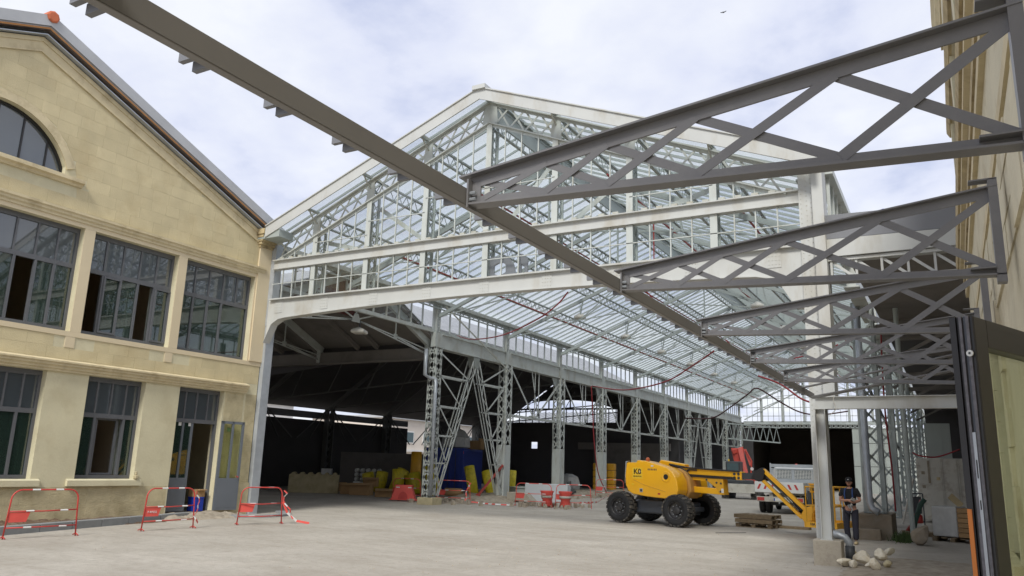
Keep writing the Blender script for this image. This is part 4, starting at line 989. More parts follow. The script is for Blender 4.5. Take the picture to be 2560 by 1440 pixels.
# ================================================================= RIGHT STONE BUILDING
Q=root('stone_house','tall cream limestone building wall running along the right edge of the picture','building',(.6,8,0))
XR=.5
mb=MB()
wins=[(9.2,10.8),(12.1,13.7)]
mb.box(XR,-4,0,XR+.5,17.35,1.0); mb.box(XR,-4,3.25,XR+.5,17.35,6.2)
ys=[-4]+[v for w in wins for v in w]+[17.35]
for i in range(0,len(ys),2): mb.box(XR,ys[i],1.0,XR+.5,ys[i+1],3.25)
uw=[(-1.2,1.2),(1.9,4.4),(5.0,7.5),(8.1,10.6),(11.2,13.7),(14.3,16.6)]
ys=[-4]+[v for w in uw for v in w]+[17.35]
for i in range(0,len(ys),2): mb.box(XR,ys[i],6.2,XR+.5,ys[i+1],8.6)
mb.box(XR,-4,8.6,XR+.5,17.35,11.3); mb.box(XR+.5,16.9,0,8,17.35,11.2); mb.box(XR+.45,-4,0,XR+4,-3.6,11)
part('wall',mb,'rend_r',Q)
def mq(name,prof,m,y0=-4,y1=17.4):
    mb=MB(); mb.prism([(XR-px,y0,pz) for px,pz in prof],(0,y1-y0,0)); return part(name,mb,m,Q)
mq('cornice',[(0,5.25),(.05,5.25),(.05,5.38),(0,5.38)],'mould')
mq('cornice',[(0,5.42),(.07,5.42),(.07,5.56),(.0,5.6)],'stain')
mq('cornice',[(0,5.62),(.12,5.65),(.12,5.75),(0,5.76)],'mould'); mq('cornice',[(0,5.762),(.15,5.78),(.17,5.92),(0,5.97)],'stain')
mq('string_course',[(0,8.62),(.05,8.62),(.10,8.72),(.10,8.82),(0,8.9)],'stain')
mq('string_course',[(0,4.30),(.03,4.30),(.03,4.42),(0,4.46)],'mould')
mq('eaves_moulding',[(0,10.6),(.05,10.6),(.05,10.8),(.12,10.9),(.12,11.1),(.18,11.2),(.18,11.32),(0,11.35)],'mould')
for (a,b_) in uw:
    mb=MB(); mb.box(XR-.035,a-.3,6.0,XR,a,8.6); part('window_jamb',mb,'rend_r',Q); mb=MB(); mb.box(XR-.035,b_,6.0,XR,b_+.3,8.6); part('window_jamb',mb,'render2',Q)
    mb=MB(); x=XR+.2
    mb.box(x,a,6.2,x+.06,a+.08,8.6); mb.box(x,b_-.08,6.2,x+.06,b_,8.6); mb.box(x,a,8.5,x+.06,b_,8.6); mb.box(x,a,6.2,x+.06,b_,6.3); mb.box(x,a,7.6,x+.06,b_,7.7)
    for k in range(1,5): y=a+(b_-a)*k/5; mb.box(x,y-.025,6.3,x+.06,y+.025,8.5)
    w_=part('window',mb,'frame',Q); mb=MB(); mb.box(x+.02,a+.05,6.25,x+.03,b_-.05,8.55); part('pane',mb,'g_upper',w_)
rs=random.Random(21)
for i,(a,b_) in enumerate(wins):
    mb=MB(); x=XR+.26
    mb.box(x,a,1.0,x+.06,a+.08,3.25); mb.box(x,b_-.08,1.0,x+.06,b_,3.25); mb.box(x,a,3.15,x+.06,b_,3.25); mb.box(x,a,1.0,x+.06,b_,1.1); mb.box(x,(a+b_)/2-.03,1.1,x+.06,(a+b_)/2+.03,3.15)
    w_=part('window',mb,'frame',Q); mb=MB(); mb.box(x+.02,a+.05,1.05,x+.03,b_-.05,3.2); part('pane',mb,'g_low',w_)
    mb=MB(); mb.box(XR-.10,a-.15,.88,XR+.3,b_+.15,1.0); part('window_sill',mb,'mould',Q)
# toothed quoin stones beside the openings and pier faces
for (a,b_) in wins:
    for side,y in ((-1,a),(1,b_)):
        for k in range(7):
            z=1.02+.36*k; w=.5 if k%2 else .28
            mb=MB(); d=.03+rs.uniform(0,.008); y0_,y1_=(y-w,y-.01) if side<0 else (y+.01,y+w)
            mb.box(XR-d,y0_,z,XR,y1_,z+.352); o=part('stone',mb,'rend_r',Q)
for k in range(26):
    y=-3.0+.82*k; 
    if y>16.6: break
    for r in range(3): mb=MB(); mb.box(XR-rs.uniform(.012,.025),y+.4*(r%2),3.45+.27*r,XR,y+.4*(r%2)+.81,3.45+.27*r+.265); part('stone',mb,'rend_r',Q)
for k in range(14):
    y=3.0+1.05*k+rs.uniform(-.1,.1)
    if y>16.2: break
    for r in range(3):
        z=8.95+.5*r; mb=MB(); mb.box(XR-rs.uniform(.02,.05),y+.3*(r%2),z,XR,y+.3*(r%2)+1.03,z+.49); part('stone',mb,'rend_r',Q)
# rain pipe
# ---- open glazed door leaf, hinge on the wall, free edge towards the camera
D0=V((.095,3.07,0)); hd=R_(23.4)
G=root('glazed_door','open dark framed glass door leaf with an orange strip at its lower edge, far right','door',D0,-hd+PI/2)
# local x runs from the free edge to the hinge, y to the left (away from the camera side)
HT=2.345; T=.055
mb=MB(); mb.box(0,0,0,.10,T,HT); mb.box(1.10,0,0,1.2,T,HT); mb.box(.10,0,HT-.10,1.10,T,HT); mb.box(.10,0,0,1.10,T,.12); fr=part('door_frame',mb,'doorframe',G,world=False); bevel(fr,.004)
mb=MB(); mb.box(.10,.035,.12,1.10,.05,HT-.10); part('pane',mb,'g_door',G,world=False)
for a,b_,m_,d in ((.002,.010,'black',.006),(.012,.022,'seal',.012),(.025,.032,'chassis',.004),(.036,.045,'seal',.010),(.047,.053,'black',.004)):
    mb=MB(); mb.box(-d,a,0,0,b_,HT); part('edge_profile',mb,m_,G,world=False)
mb=MB(); mb.box(-.014,.024,1.20,-.004,.034,1.95); part('lock_plate',mb,'galv',G,world=False)
mb=MB(); mb.box(-.0145,.027,1.80,-.0142,.031,1.86); mb.box(-.0145,.027,1.70,-.0142,.031,1.73); part('lock_hole',mb,'black',G,world=False)
mb=MB(); mb.lathe((-.012,.016,2.215),(-1,0,0),[(0,.011),(.006,.011)],16); part('white_disc',mb,'white',G,world=False); mb=MB(); mb.lathe((-.0185,.016,2.215),(-1,0,0),[(0,.004),(.001,.004)],10); part('screw_hole',mb,'darkgrey',G,world=False)
mb=MB(); mb.box(-.012,T,0,.004,T+.02,HT); part('black_strip',mb,'black',G,world=False)
mb=MB(); mb.box(-.016,T+.004,0,-.0121,T+.018,1.70); part('orange_strip',mb,'orange',G,world=False)
mb=MB(); mb.box(.13,.0335,2.02,.18,.0345,2.08); part('red_sticker',mb,'red',G,world=False)
mb=MB(); mb.box(XR-.09,1.3,.0,XR-.001,4.2,.62); 
o=single('stacked_trim',mb,'fasciagrey','grey metal trim piece standing against the stone wall behind the glass door','trim',(.45,3,0),world=True)
mb=MB(); mb.box(-.2,-.5,0,.1,.5,.06); mb.box(-.17,-.45,.06,.07,.45,.55); mb.box(-.2,-.5,.55,.1,.5,.61); o=single('stone_plinth_block',mb,'rend_r','pale plinth block with a grey cap at the wall seen through the glass door','block',(.42,5.0,.55))
# ================================================================= BOOM LIFT
BL=root('boom_lift','yellow articulated boom lift on four black tyres parked in the middle of the yard','boom lift',(-8.85,26.4,0),R_(-13))
def bp(name,mb,m,par=None,**k): return part(name,mb,m,par or BL,world=False,**k)
def wheel(x,y,s):
    prof=[(.0,.27),(-.185,.29),(-.2,.31),(-.2,.40),(-.185,.47),(-.14,.495),(.14,.495),(.185,.47),(.2,.40),(.2,.31),(.185,.29),(.0,.27)]
    mb=MB(); mb.lathe((x,y,.515),(0,1,0),prof,40); t=bp('wheel',mb,'rubber',smooth=True)
    mb=MB(); n=22
    for k in range(n):
        for sy in (-1,1):
            a=2*PI*(k+.5*(sy>0))/n; c,s_=math.cos(a),math.sin(a); r0,r1=.485,.522; w=.052
            P=[]
            for (yy,da) in ((sy*.0,.0),(sy*.17,.05),(sy*.205,.05),(sy*.205,.05)): pass
            def pt(r,a2,yy): return (x+r*math.cos(a2),y+yy,.515+r*math.sin(a2))
            da=w/.5
            mb.quad8([pt(r0,a-da,sy*.01),pt(r0,a+da,sy*.01),pt(r0-.03,a+da+.07,sy*.20),pt(r0-.03,a-da+.07,sy*.20),pt(r1,a-da,sy*.01),pt(r1,a+da,sy*.01),pt(r1-.025,a+da+.07,sy*.205),pt(r1-.025,a-da+.07,sy*.205)])
    bp('tread_lug',mb,'tread',t,kind='stuff')
    o=-1 if y<0 else 1
    mb=MB(); mb.lathe((x,y,.515),(0,o,0),[(0.01,.268),(.178,.286),(.195,.278),(.185,.262),(.10,.24),(.07,.14),(.13,.125),(.15,.07),(.155,.0)],28); r=bp('rim',mb,'hub',t)
    mb=MB()
    for k in range(8): a=2*PI*k/8; mb.lathe((x+.17*math.cos(a),y+o*.08,.515+.17*math.sin(a)),(0,o,0),[(0,.018),(.035,.014)],6)
    bp('wheel_nut',mb,'galv',t)
for x,y in ((-.97,-.86),(1.2,-.86),(-.97,.86),(1.2,.86)): wheel(x,y,0)
mb=MB(); mb.box(-.95,-.62,.34,1.2,.62,.74); mb.box(-.45,-.66,.36,.75,.66,.78); mb.box(-1.05,-.7,.44,-.85,.7,.6); mb.box(1.1,-.7,.44,1.3,.7,.6); o=bp('chassis',mb,'chassis'); bevel(o,.04)
mb=MB(); mb.lathe((.1,0,.72),(0,0,1),[(0,.5),(.18,.5)],24); bp('slew_ring',mb,'darkgrey')
def side(y0,y1,s):
    P=[(-.66,1.98),(-.72,1.55),(-.70,1.25),(-.60,1.05),(-.42,.96),(.10,.90),(.95,.86),(1.22,.93),(1.30,1.15),(1.26,1.45),(1.12,1.68),(.90,1.83),(.55,1.93),(.10,2.03),(-.15,2.06),(-.25,2.06),(-.27,1.99)]
    mb=MB(); mb.prism([(x,y0,z) for x,z in P],(0,y1-y0,0)); o=bp('engine_cover' if s<0 else 'tank_cover',mb,'yellow',smooth=False); bevel(o,.07,4); o.data.polygons.foreach_set('use_smooth',[True]*len(o.data.polygons)); return o
ec=side(-1.02,-.38,-1); side(.38,.98,1)
mb=MB(); mb.prism([(x,-.36,z) for x,z in ((.75,.86),(1.24,.88),(1.40,1.1),(1.34,1.5),(1.18,1.72),(.95,1.84),(.7,1.8))],(0,.75,0)); o=bp('dusty_hood',mb,'orangeY'); bevel(o,.05,3)
mb=MB(); mb.prism([(x,-1.03,z) for x,z in ((-.73,1.3),(-.69,2.01),(-.58,2.03),(-.66,1.97))],(0,.12,0)); bp('corner_trim',mb,'galv',ec)
mb=MB(); mb.lathe((.86,-1.018,1.55),(0,-1,0),[(0,.17),(.012,.17),(.014,.145),(.008,.135)],28); bp('round_boss',mb,'yellow',ec,smooth=True)
mb=MB(); mb.lathe((.86,-1.024,1.55),(0,-1,0),[(0,.085),(.008,.085)],24); bp('round_hole',mb,'black',ec)
mb=MB(); mb.tube([(-.38,-1.02,1.42),(.0,-1.022,1.28),(.45,-1.022,1.17),(.85,-1.02,1.08)],.012,6); bp('pressed_crease',mb,'yellow_d',ec)
mb=MB(); mb.box(-.14,-1.035,1.03,-.02,-1.018,1.15); lk=bp('latch',mb,'galv',ec); bevel(lk,.01); mb=MB(); mb.box(-.115,-1.038,1.055,-.045,-1.034,1.125); bp('latch_hole',mb,'black',ec)
mb=MB(); mb.box(-.42,-1.0245,1.46,-.03,-1.0195,1.82); bp('yellow_sticker',mb,'sticker',ec)
text('logo_text','K8',.24,'black',ec,(-.225,-1.03,1.685),(PI/2,0,0),bold=.004,sx=1.1)
mb=MB(); mb.lathe((-.13,-1.033,1.69),(0,-1,0),[(0,.022),(.002,.022)],12); bp('logo_keyhole',mb,'white',ec)
text('logo_caption','KILOUTOU',.062,'black',ec,(-.225,-1.03,1.535),(PI/2,0,0),bold=.001)
mb=MB(); mb.lathe((-.02,-.7,2.02),(0,0,1),[(0,.05),(.03,.055),(.05,.07),(.11,.065),(.14,.03)],14); bp('orange_beacon',mb,'terra',smooth=True)
mb=MB(); mb.tube([(-.2,-.6,2.02),(-.28,-.6,2.2)],.01,5); mb.tube([(-.15,-.58,2.02),(-.25,-.55,2.14)],.01,5); bp('antenna',mb,'black')
for k,(x_,z_) in enumerate(((.30,1.86),(-.45,1.25),(.55,.98))): mb=MB(); mb.box(x_,-1.0255,z_,x_+.09,-1.0195,z_+.05); bp('warning_label',mb,('white','sticker','red')[k],ec)
mb=MB()
for k in range(6): mb.box(.18+.06*k,-1.026,1.74,.21+.06*k,-1.0195,1.80)
bp('vent_slot',mb,'darkgrey',ec,kind='stuff')
mb=MB(); mb.tube([(.45,-.42,.8),(.6,-.62,.7),(.9,-.62,.62)],.02,6); mb.tube([(-.3,-.5,.82),(-.5,-.64,.7),(-.75,-.64,.6)],.02,6); bp('hydraulic_hose',mb,'black')
mb=MB(); mb.box(-.6,-.36,.9,.9,.36,1.3); mb.box(-.5,-.3,1.3,.2,.3,1.95); o=bp('turntable',mb,'yellow_d'); bevel(o,.03)
# lower arm, parallelogram, upper boom
mb=MB(); mb.bar((.1,0,1.97),(1.05,0,1.84),.30,.26,(0,1,0)); o=bp('boom_root',mb,'yellow'); bevel(o,.03)
mb=MB(); mb.bar((.75,0,1.74),(3.05,0,1.655),.26,.26,(0,1,0)); bm=bp('upper_boom',mb,'yellow'); bevel(bm,.02)
mb=MB(); mb.bar((1.2,-.15,1.62),(2.85,-.15,1.57),.06,.085,(0,1,0)); mb.bar((1.2,-.15,1.80),(1.5,-.15,1.79),.06,.04,(0,1,0)); mb.tube([(.55,-.2,1.93),(.95,-.22,1.85),(1.12,-.2,1.74),(1.25,-.18,1.62)],.03,6); mb.tube([(.5,-.2,1.96),(.9,-.2,1.90),(1.2,-.18,1.86),(3.0,-.16,1.79)],.028,6); mb.tube([(1.22,-.17,1.80),(1.13,-.17,1.74),(1.15,-.17,1.66),(1.25,-.17,1.62)],.035,6); bp('hose_guide',mb,'black',bm)
mb=MB()
for dx_,dz in ((-.12,.05),(0.02,.05),(-.12,-.07),(.02,-.07)): mb.lathe((2.93+dx_,-.131,1.66+dz),(0,-1,0),[(0,.045),(.012,.045)],14)
bp('wear_pad',mb,'darkgrey',bm)
mb=MB(); mb.bar((3.05,0,1.655),(3.42,0,1.66),.20,.20,(0,1,0)); bp('inner_boom',mb,'darkgrey',bm)
mb=MB(); mb.bar((.9,0,1.55),(2.1,0,1.50),.24,.10,(0,1,0)); bp('levelling_arm',mb,'yellow'); mb=MB(); mb.bar((1.25,0,1.18),(2.42,0,1.14),.28,.19,(0,1,0)); lo=bp('lower_arm',mb,'yellow'); bevel(lo,.015)
mb=MB(); mb.prism([(1.75,-.16,1.54),(2.42,-.16,1.56),(2.46,-.16,1.05),(2.30,-.16,1.04),(2.18,-.16,1.25)],(0,.32,0)); o=bp('knuckle',mb,'yellow_d'); bevel(o,.01)
mb=MB()
for x_,z_ in ((2.2,1.42),(2.35,1.40),(2.33,1.15),(1.85,1.5)): mb.lathe((x_,-.165,z_),(0,-1,0),[(0,.035),(.01,.03)],10)
bp('pivot_pin',mb,'darkgrey')
mb=MB(); mb.box(1.28,-.146,1.13,1.38,-.142,1.24); mb.box(2.36,-.166,1.11,2.44,-.162,1.24); bp('warning_sticker',mb,'white',lo)
mb=MB(); mb.prism([(3.36,-.12,1.60),(3.45,-.12,1.80),(3.72,-.12,1.93),(3.80,-.12,1.82),(3.74,-.12,1.55),(3.6,-.12,1.50)],(0,.24,0)); o=bp('elbow',mb,'black'); bevel(o,.01)
J0=V((3.72,0,1.86)); J1=V((5.02,0,.72)); K0=V((3.70,0,1.54)); K1=V((4.88,0,.50))
mb=MB(); mb.bar(J0,J1,.14,.11,(0,1,0)); jb=bp('jib_bar',mb,'yellow'); bevel(jb,.012); mb=MB(); mb.bar(K0,K1,.14,.09,(0,1,0)); o=bp('jib_bar',mb,'yellow'); bevel(o,.012)
mb=MB(); mb.tube([J0-V((-.1,0,.22)),(4.4,0,1.17)],.04,8); mb.tube([(4.4,0,1.17),(4.85,0,.72)],.022,8); mb.tube([(3.9,-.05,1.55),(4.4,-.05,1.1),(4.8,-.03,.7)],.018,6); bp('jib_cylinder',mb,'black')
mb=MB(); mb.prism([(4.86,-.13,.55),(5.0,-.13,.80),(5.28,-.13,.88),(5.34,-.13,.80),(5.22,-.13,.62),(5.22,-.13,.38),(4.98,-.13,.38)],(0,.26,0)); o=bp('basket_mount',mb,'yellow'); bevel(o,.015)
# basket
mb=MB(); mb.box(5.28,-.75,.30,6.12,.75,.36); fl=bp('basket_floor',mb,'yellow_d')
mb=MB(); mb.box(5.26,-.78,.30,6.14,-.74,.46); mb.box(5.26,.74,.30,6.14,.78,.46); mb.box(5.24,-.78,.30,5.28,.78,.46); mb.box(6.12,-.78,.30,6.16,.78,.46); kp_=bp('toe_board',mb,'yellow')
text('toe_board_text','HA 16',.10,'black',kp_,(5.55,-.785,.39),(PI/2,0,0),bold=.003)
mb=MB()
for z in (.90,1.42):
    mb.tube([(5.3,-.74,z),(6.1,-.74,z),(6.1,.74,z),(5.3,.74,z),(5.3,-.74,z)],.022,8)
for x,y in ((5.3,-.74),(5.3,.74),(6.1,-.74),(6.1,.74),(5.57,-.74),(5.83,-.74),(5.57,.74),(5.83,.74),(6.1,-.25),(6.1,.25),(5.3,-.25),(5.3,.25)): mb.tube([(x,y,.4),(x,y,1.42)],.018,6)
bp('guard_rail',mb,'yellow_d')
mb=MB(); mb.box(5.22,-.22,1.25,5.46,.1,1.5); mb.box(5.2,-.25,1.48,5.5,.12,1.51); o=bp('control_box',mb,'yellow'); bevel(o,.01); mb=MB(); mb.box(5.25,-.225,1.3,5.42,-.2205,1.45); bp('control_panel',mb,'black')
mb=MB(); mb.box(5.08,-.06,.5,5.2,.06,1.3); bp('basket_post',mb,'darkgrey')

# ================================================================= TIPPER TRUCK (seen from behind)
TK=root('tipper_truck','white tipper truck parked with its red and white striped tailgate towards the yard','truck',(-6.92,37.0,0),R_(1))
def tp(name,mb,m,par=None,**k): return part(name,mb,m,par or TK,world=False,**k)
mb=MB(); mb.box(-1.02,0,.90,1.02,4.0,1.0); mb.box(-.45,0.1,.62,-.3,5.5,.88); mb.box(.3,.1,.62,.45,5.5,.88); bd=tp('tipper_bed',mb,'whited')
mb=MB(); mb.box(-1.04,-.05,.92,1.04,0,1.38); tg=tp('tailgate',mb,'white'); bevel(tg,.01)
for k in range(7):
    s=-1 if k<3 else 1; x=-.9+.28*k
    if k==3: continue
    mb=MB(); mb.prism([(x-.045,-.056,1.06),(x+.05,-.056,1.06),(x+.05-s*.10+.0,-.056,1.28),(x-.045-s*.10,-.056,1.28)],(0,.005,0)); tp('red_stripe',mb,'red',tg)
for s in (-1,1): mb=MB(); mb.box(s*1.02-.02,0,.95,s*1.02+.02,4.0,1.38); o=tp('side_board',mb,'white')
mb=MB(); mb.box(-1.08,4.0,1.0,-1.02,4.08,2.24); mb.box(1.02,4.0,1.0,1.08,4.08,2.2); mb.box(-1.02,4.0,2.05,1.02,4.05,2.2); mb.box(-1.02,4.0,1.0,1.02,4.05,1.50); mb.box(-1.02,4.0,1.95,1.02,4.06,2.0); mb.box(-1.02,4.02,1.5,-.92,4.05,1.95); mb.box(-.06,4.02,1.5,.06,4.05,1.95); mb.box(.92,4.02,1.5,1.02,4.05,1.95); hb=tp('headboard',mb,'galv')
mb=MB()
for x0,x1 in ((-.92,-.06),(.06,.92)):
    for k in range(13): x=x0+(x1-x0)*k/12; mb.box(x-.009,4.03,1.52,x+.009,4.045,1.93)
    for k in range(7): z=1.53+.065*k; mb.box(x0,4.032,z-.009,x1,4.046,z+.009)
tp('mesh_grille',mb,'white',hb,kind='stuff')
mb=MB(); mb.box(-.98,4.3,.6,.98,5.9,2.05); o=tp('cab',mb,'white'); bevel(o,.12,3); mb=MB(); mb.box(-.8,4.28,1.45,.8,4.31,1.95); tp('rear_window',mb,'g_far',o)
mb=MB(); mb.box(-1.0,.1,.52,1.0,.16,.74); tp('rear_bumper',mb,'whited')
for s in (-1,1): mb=MB(); mb.box(s*.82-.15,.07,.56,s*.82+.15,.1,.70); tp('tail_light',mb,'red')
mb=MB(); mb.box(-.26,.085,.57,.26,.1,.68); pt=tp('number_plate',mb,'white'); mb=MB(); mb.box(-.26,.08,.57,-.21,.086,.68); tp('blue_band',mb,'eu',pt)
for s in (-1,1):
    for o_ in (0,.27):
        mb=MB(); mb.lathe((s*(.62+o_)-.11,.95,.40),(1,0,0),[(0,.24),(.0,.36),(.03,.395),(.19,.395),(.22,.36),(.22,.24)],24); w=tp('wheel',mb,'rubber',smooth=True); mb=MB(); mb.lathe((s*(.62+o_)-.1,.95,.40),(1,0,0),[(0,.22),(.2,.22)],16); tp('rim',mb,'rim',w)
    mb=MB(); mb.lathe((s*.88-.11,4.9,.40),(1,0,0),[(0,.36),(.03,.395),(.19,.395),(.22,.36)],20); tp('wheel',mb,'rubber',smooth=True)
mb=MB(); mb.box(-.8,.7,.35,.8,1.2,.6); tp('axle',mb,'black')
mb=MB(); mb.lathe((.05,4.9,2.05),(0,0,1),[(0,.08),(.04,.09),(.16,.08),(.2,.03)],12); tp('orange_beacon',mb,'exc',smooth=True)
mb=MB(); mb.tube([(0,.05,.5),(0,-.12,.46),(0,-.12,.52)],.025,6); tp('tow_hook',mb,'galv')

# ================================================================= EXCAVATOR (far)
X_=root('mini_excavator','orange-red tracked excavator parked at the back of the hall with its arm folded up','excavator',(-12.65,54.4,0),R_(4))
def xp(name,mb,m,par=None,**k): return part(name,mb,m,par or X_,world=False,**k)
for s in (-1,1):
    mb=MB(); P=[(-.2,.0),(2.2,.0),(2.45,.2),(2.45,.35),(2.2,.52),(-.2,.52),(-.42,.35),(-.42,.2)]; mb.prism([(s*.94-.24,y,z) for y,z in P],(.48,0,0)); t=xp('track',mb,'tread'); bevel(t,.03)
    mb=MB()
    for k in range(9): z=.04+.055*k; mb.box(s*.94-.25,-.455,z,s*.94+.25,-.42,z+.03)
    xp('track_shoe',mb,'tread',t,kind='stuff')
mb=MB(); mb.box(-1.0,-.62,.40,1.0,-.55,.98); mb.box(-1.0,-.66,.40,1.0,-.6,.46); o=xp('dozer_blade',mb,'whited'); bevel(o,.02)
mb=MB(); mb.box(-.6,-.5,.5,.6,2.0,.75); xp('undercarriage',mb,'darkgrey')
mb=MB(); mb.box(-.95,-.2,.98,.95,1.9,1.5); o=xp('engine_hood',mb,'exc'); bevel(o,.15,3)
mb=MB(); mb.box(-.9,-.3,.85,.9,-.1,1.25); o=xp('counterweight',mb,'darkgrey'); bevel(o,.06)
mb=MB(); mb.box(-1.0,.3,1.5,-.05,1.7,2.45); cb=xp('cab',mb,'darkgrey'); bevel(cb,.08,3); mb=MB(); mb.box(-.9,.28,1.75,-.15,.31,2.3); xp('rear_window',mb,'g_far',cb); mb=MB(); mb.box(-.7,.25,1.62,-.3,.28,1.74); xp('white_plate',mb,'white',cb)
mb=MB(); mb.lathe((-.8,.5,2.45),(0,0,1),[(0,.05),(.1,.05),(.14,.02)],10); xp('beacon',mb,'sticker',cb)
mb=MB(); mb.bar((.15,1.8,1.4),(-.35,2.6,3.35),.32,.34,(1,0,0)); o=xp('boom',mb,'exc'); bevel(o,.03); mb=MB(); mb.bar((-.9,2.5,3.1),(-.2,2.9,3.35),.26,.3); mb.prism([(-1.0,2.6,3.4),(-.1,2.6,3.35),(-.1,2.6,2.6),(-.75,2.6,2.2)],(0,.25,0)); o=xp('dipper_arm',mb,'exc'); bevel(o,.03)
mb=MB(); mb.bar((.05,2.2,3.3),(.42,2.0,2.2),.14,.16,(1,0,0)); xp('boom_link',mb,'exc'); mb=MB(); mb.tube([(.1,2.0,3.25),(.5,1.9,2.5),(.45,1.8,1.7)],.05,6); xp('hydraulic_hose',mb,'exc')
mb=MB(); mb.lathe((.62,1.2,1.98),(0,-1,0),[(0,.09),(.1,.11)],10); xp('work_light',mb,'white')

# ================================================================= BARRIERS
def barrier_mesh(wd=1.45,h=.98,open_=False):
    r=.019; pts=[(0,0,0),(.05,0,h-.24)]; 
    for k in range(6): a=PI-PI/2*k/5; pts.append((.05+.2+.2*math.cos(a),0,h-.2+.2*math.sin(a)))
    q=[(wd-x,y,z) for x,y,z in reversed(pts)]
    return pts+q
def stripes(a,b_,n,par,off):
    a=V(a);b_=V(b_)
    for k in range(n):
        t=(k+.5+off)/n-.06; u=t+.16/(b_-a).length
        mb=MB(); mb.tube([a.lerp(b_,t),a.lerp(b_,u)],.018,8,cap=False); part('white_band',mb,'white',par,world=False)
def barrier(label,loc,rz,grp='red and white tubular barriers',tape=0,bent=0,dull='red',wd=1.45):
    b0=root('safety_barrier',label,'barrier',loc,rz,grp)
    pts=[(x,y+bent*math.sin(PI*x/wd),z) for x,y,z in barrier_mesh(wd)]
    mb=MB(); mb.tube(pts,.0165,8); f=part('frame_tube',mb,dull,b0,world=False,smooth=True)
    for z in (.55,.22):
        mb=MB(); x0=.05*z/.74; mb.tube([(x0,0,z),(wd/2,bent,z-.01*(z>.3)),(wd-x0,0,z+.01)],.014,8); part('cross_tube',mb,dull,b0,world=False,smooth=True)
        stripes((x0,0,z),(wd-x0,0,z),2,b0,.1)
    stripes((.25,bent*.5,.98),(wd-.25,bent*.5,.98),2,b0,0)
    mb=MB(); mb.prism([(.05,.0,.53),(.46,.0,.53),(.40,.0,.33),(.05,.0,.33)],(0,.012,0)); part('name_plate',mb,'red2',b0,world=False)
    mb=MB(); 
    for x in (0,wd): mb.tube([(x,-.12,.02),(x,.0,.06),(x,.12,.02)],.012,6)
    part('foot',mb,dull,b0,world=False)
    if tape:
        rr=random.Random(int(tape*10)); p=V((wd,0,.9)); L_=[p]
        for k in range(9): p=p+V((rr.uniform(-.07,.09),rr.uniform(-.06,.04),-.085)); L_.append(p)
        for k in range(9):
            mb=MB(); a,b2=L_[k],L_[k+1]; mb.bar(a,b2,.055,.004,(.8,.5,.2)); o=part('tape',mb,'white' if k%3==1 else 'red2',b0,world=False)
    return b0
barrier('red and white tubular barrier furthest left in front of the stone building, nearest the camera',(-17.10,9.55,0),R_(83))
barrier('red and white barrier with tape on its right post before the fixed door leaf',(-16.95,12.62,0),R_(86),tape=1.1,wd=1.4)
b3=barrier('bent red and white barrier with trailing tape right of the open door',(-16.95,15.5,0),R_(68),tape=2.2,bent=-.12,wd=1.25)
text('plate_text','P-RN32',.075,'white',[o for o in bpy.data.objects if o.name.startswith('safety_barrier')][1],(.23,-.006,.43),(PI/2,0,0))
def tape(name,pts,label,grp=None,w=.06):
    t=root(name,label,'tape',pts[0],0,grp); k=0
    pts=[V(p)-V(pts[0]) for p in pts]
    for a,b_ in zip(pts[:-1],pts[1:]):
        n=max(1,round((b_-a).length/.28))
        for j in range(n):
            mb=MB(); mb.bar(a.lerp(b_,j/n),a.lerp(b_,(j+1)/n),w,.004,(.3,.4,.9)); part('tape_strip',mb,'white' if k%2 else 'red2',t,world=False); k+=1
tape('barrier_tape',[(-16.45,16.62,.6),(-16.38,16.75,.3),(-16.25,17.0,.08),(-16.0,17.25,.02)],'red and white tape trailing on the ground from the bent barrier')
barrier('red and white barrier left of the first lattice column behind the red plastic block',(-23.9,31.3,.0),R_(12),dull='red2',wd=1.5)
barrier('red and white barrier in front of the blue container between the splayed legs',(-20.9,30.7,.02),R_(8),dull='red2',wd=1.7,bent=.05,tape=3.1)
barrier('left of two faded barriers in front of the pale concrete block',(-17.2,31.45,.02),R_(6),dull='red2',wd=1.75)
barrier('right of two faded barriers beside the heap of red drums',(-15.5,32.0,.02),R_(18),dull='red2',wd=1.6)
barrier('red barrier half hidden behind the left wheel of the boom lift',(-18.9,44.5,.1),R_(20),dull='red2',wd=1.7)
tape('barrier_tape',[(-19.2,31.0,.1),(-18.6,31.2,.05),(-17.9,30.9,.06),(-17.2,31.2,.05)],'red and white tape lying on the rubble in front of the second splayed leg')
tape('barrier_tape',[(-15.0,33.5,.2),(-15.2,36,.15),(-16.4,40,.25),(-17.3,43,.3)],'red and white tape running along the rubble to the boom lift')
# plastic red blocks
def jersey(label,loc,rz,s=1):
    j=root('plastic_road_block',label,'road block',loc,rz,'red plastic road blocks')
    mb=MB(); P=[(-.62,0),(-.5,.05),(-.34,.55),(-.38,.62),(.38,.62),(.34,.55),(.5,.05),(.62,0)]
    mb.prism([(x*s,-.2*s,z*s) for x,z in P],(0,.4*s,0)); b0=part('block_body',mb,'red2',j,world=False); bevel(b0,.03,3)
    mb=MB(); mb.prism([(.2*s*math.cos(PI*k/8),-.215*s,.06+.3*s*math.sin(PI*k/8)) for k in range(9)],(0,.02,0)); part('arched_recess',mb,'red',j,world=False)
    mb=MB(); mb.box(-.3*s,-.21*s,.5*s,-.15*s,-.2*s,.54*s); mb.box(.2*s,-.21*s,.5*s,.35*s,-.2*s,.54*s); part('white_clip',mb,'white',j,world=False)
jersey('red plastic road block leaning beside the first lattice column',(-22.3,30.1,.05),R_(25),1.1)
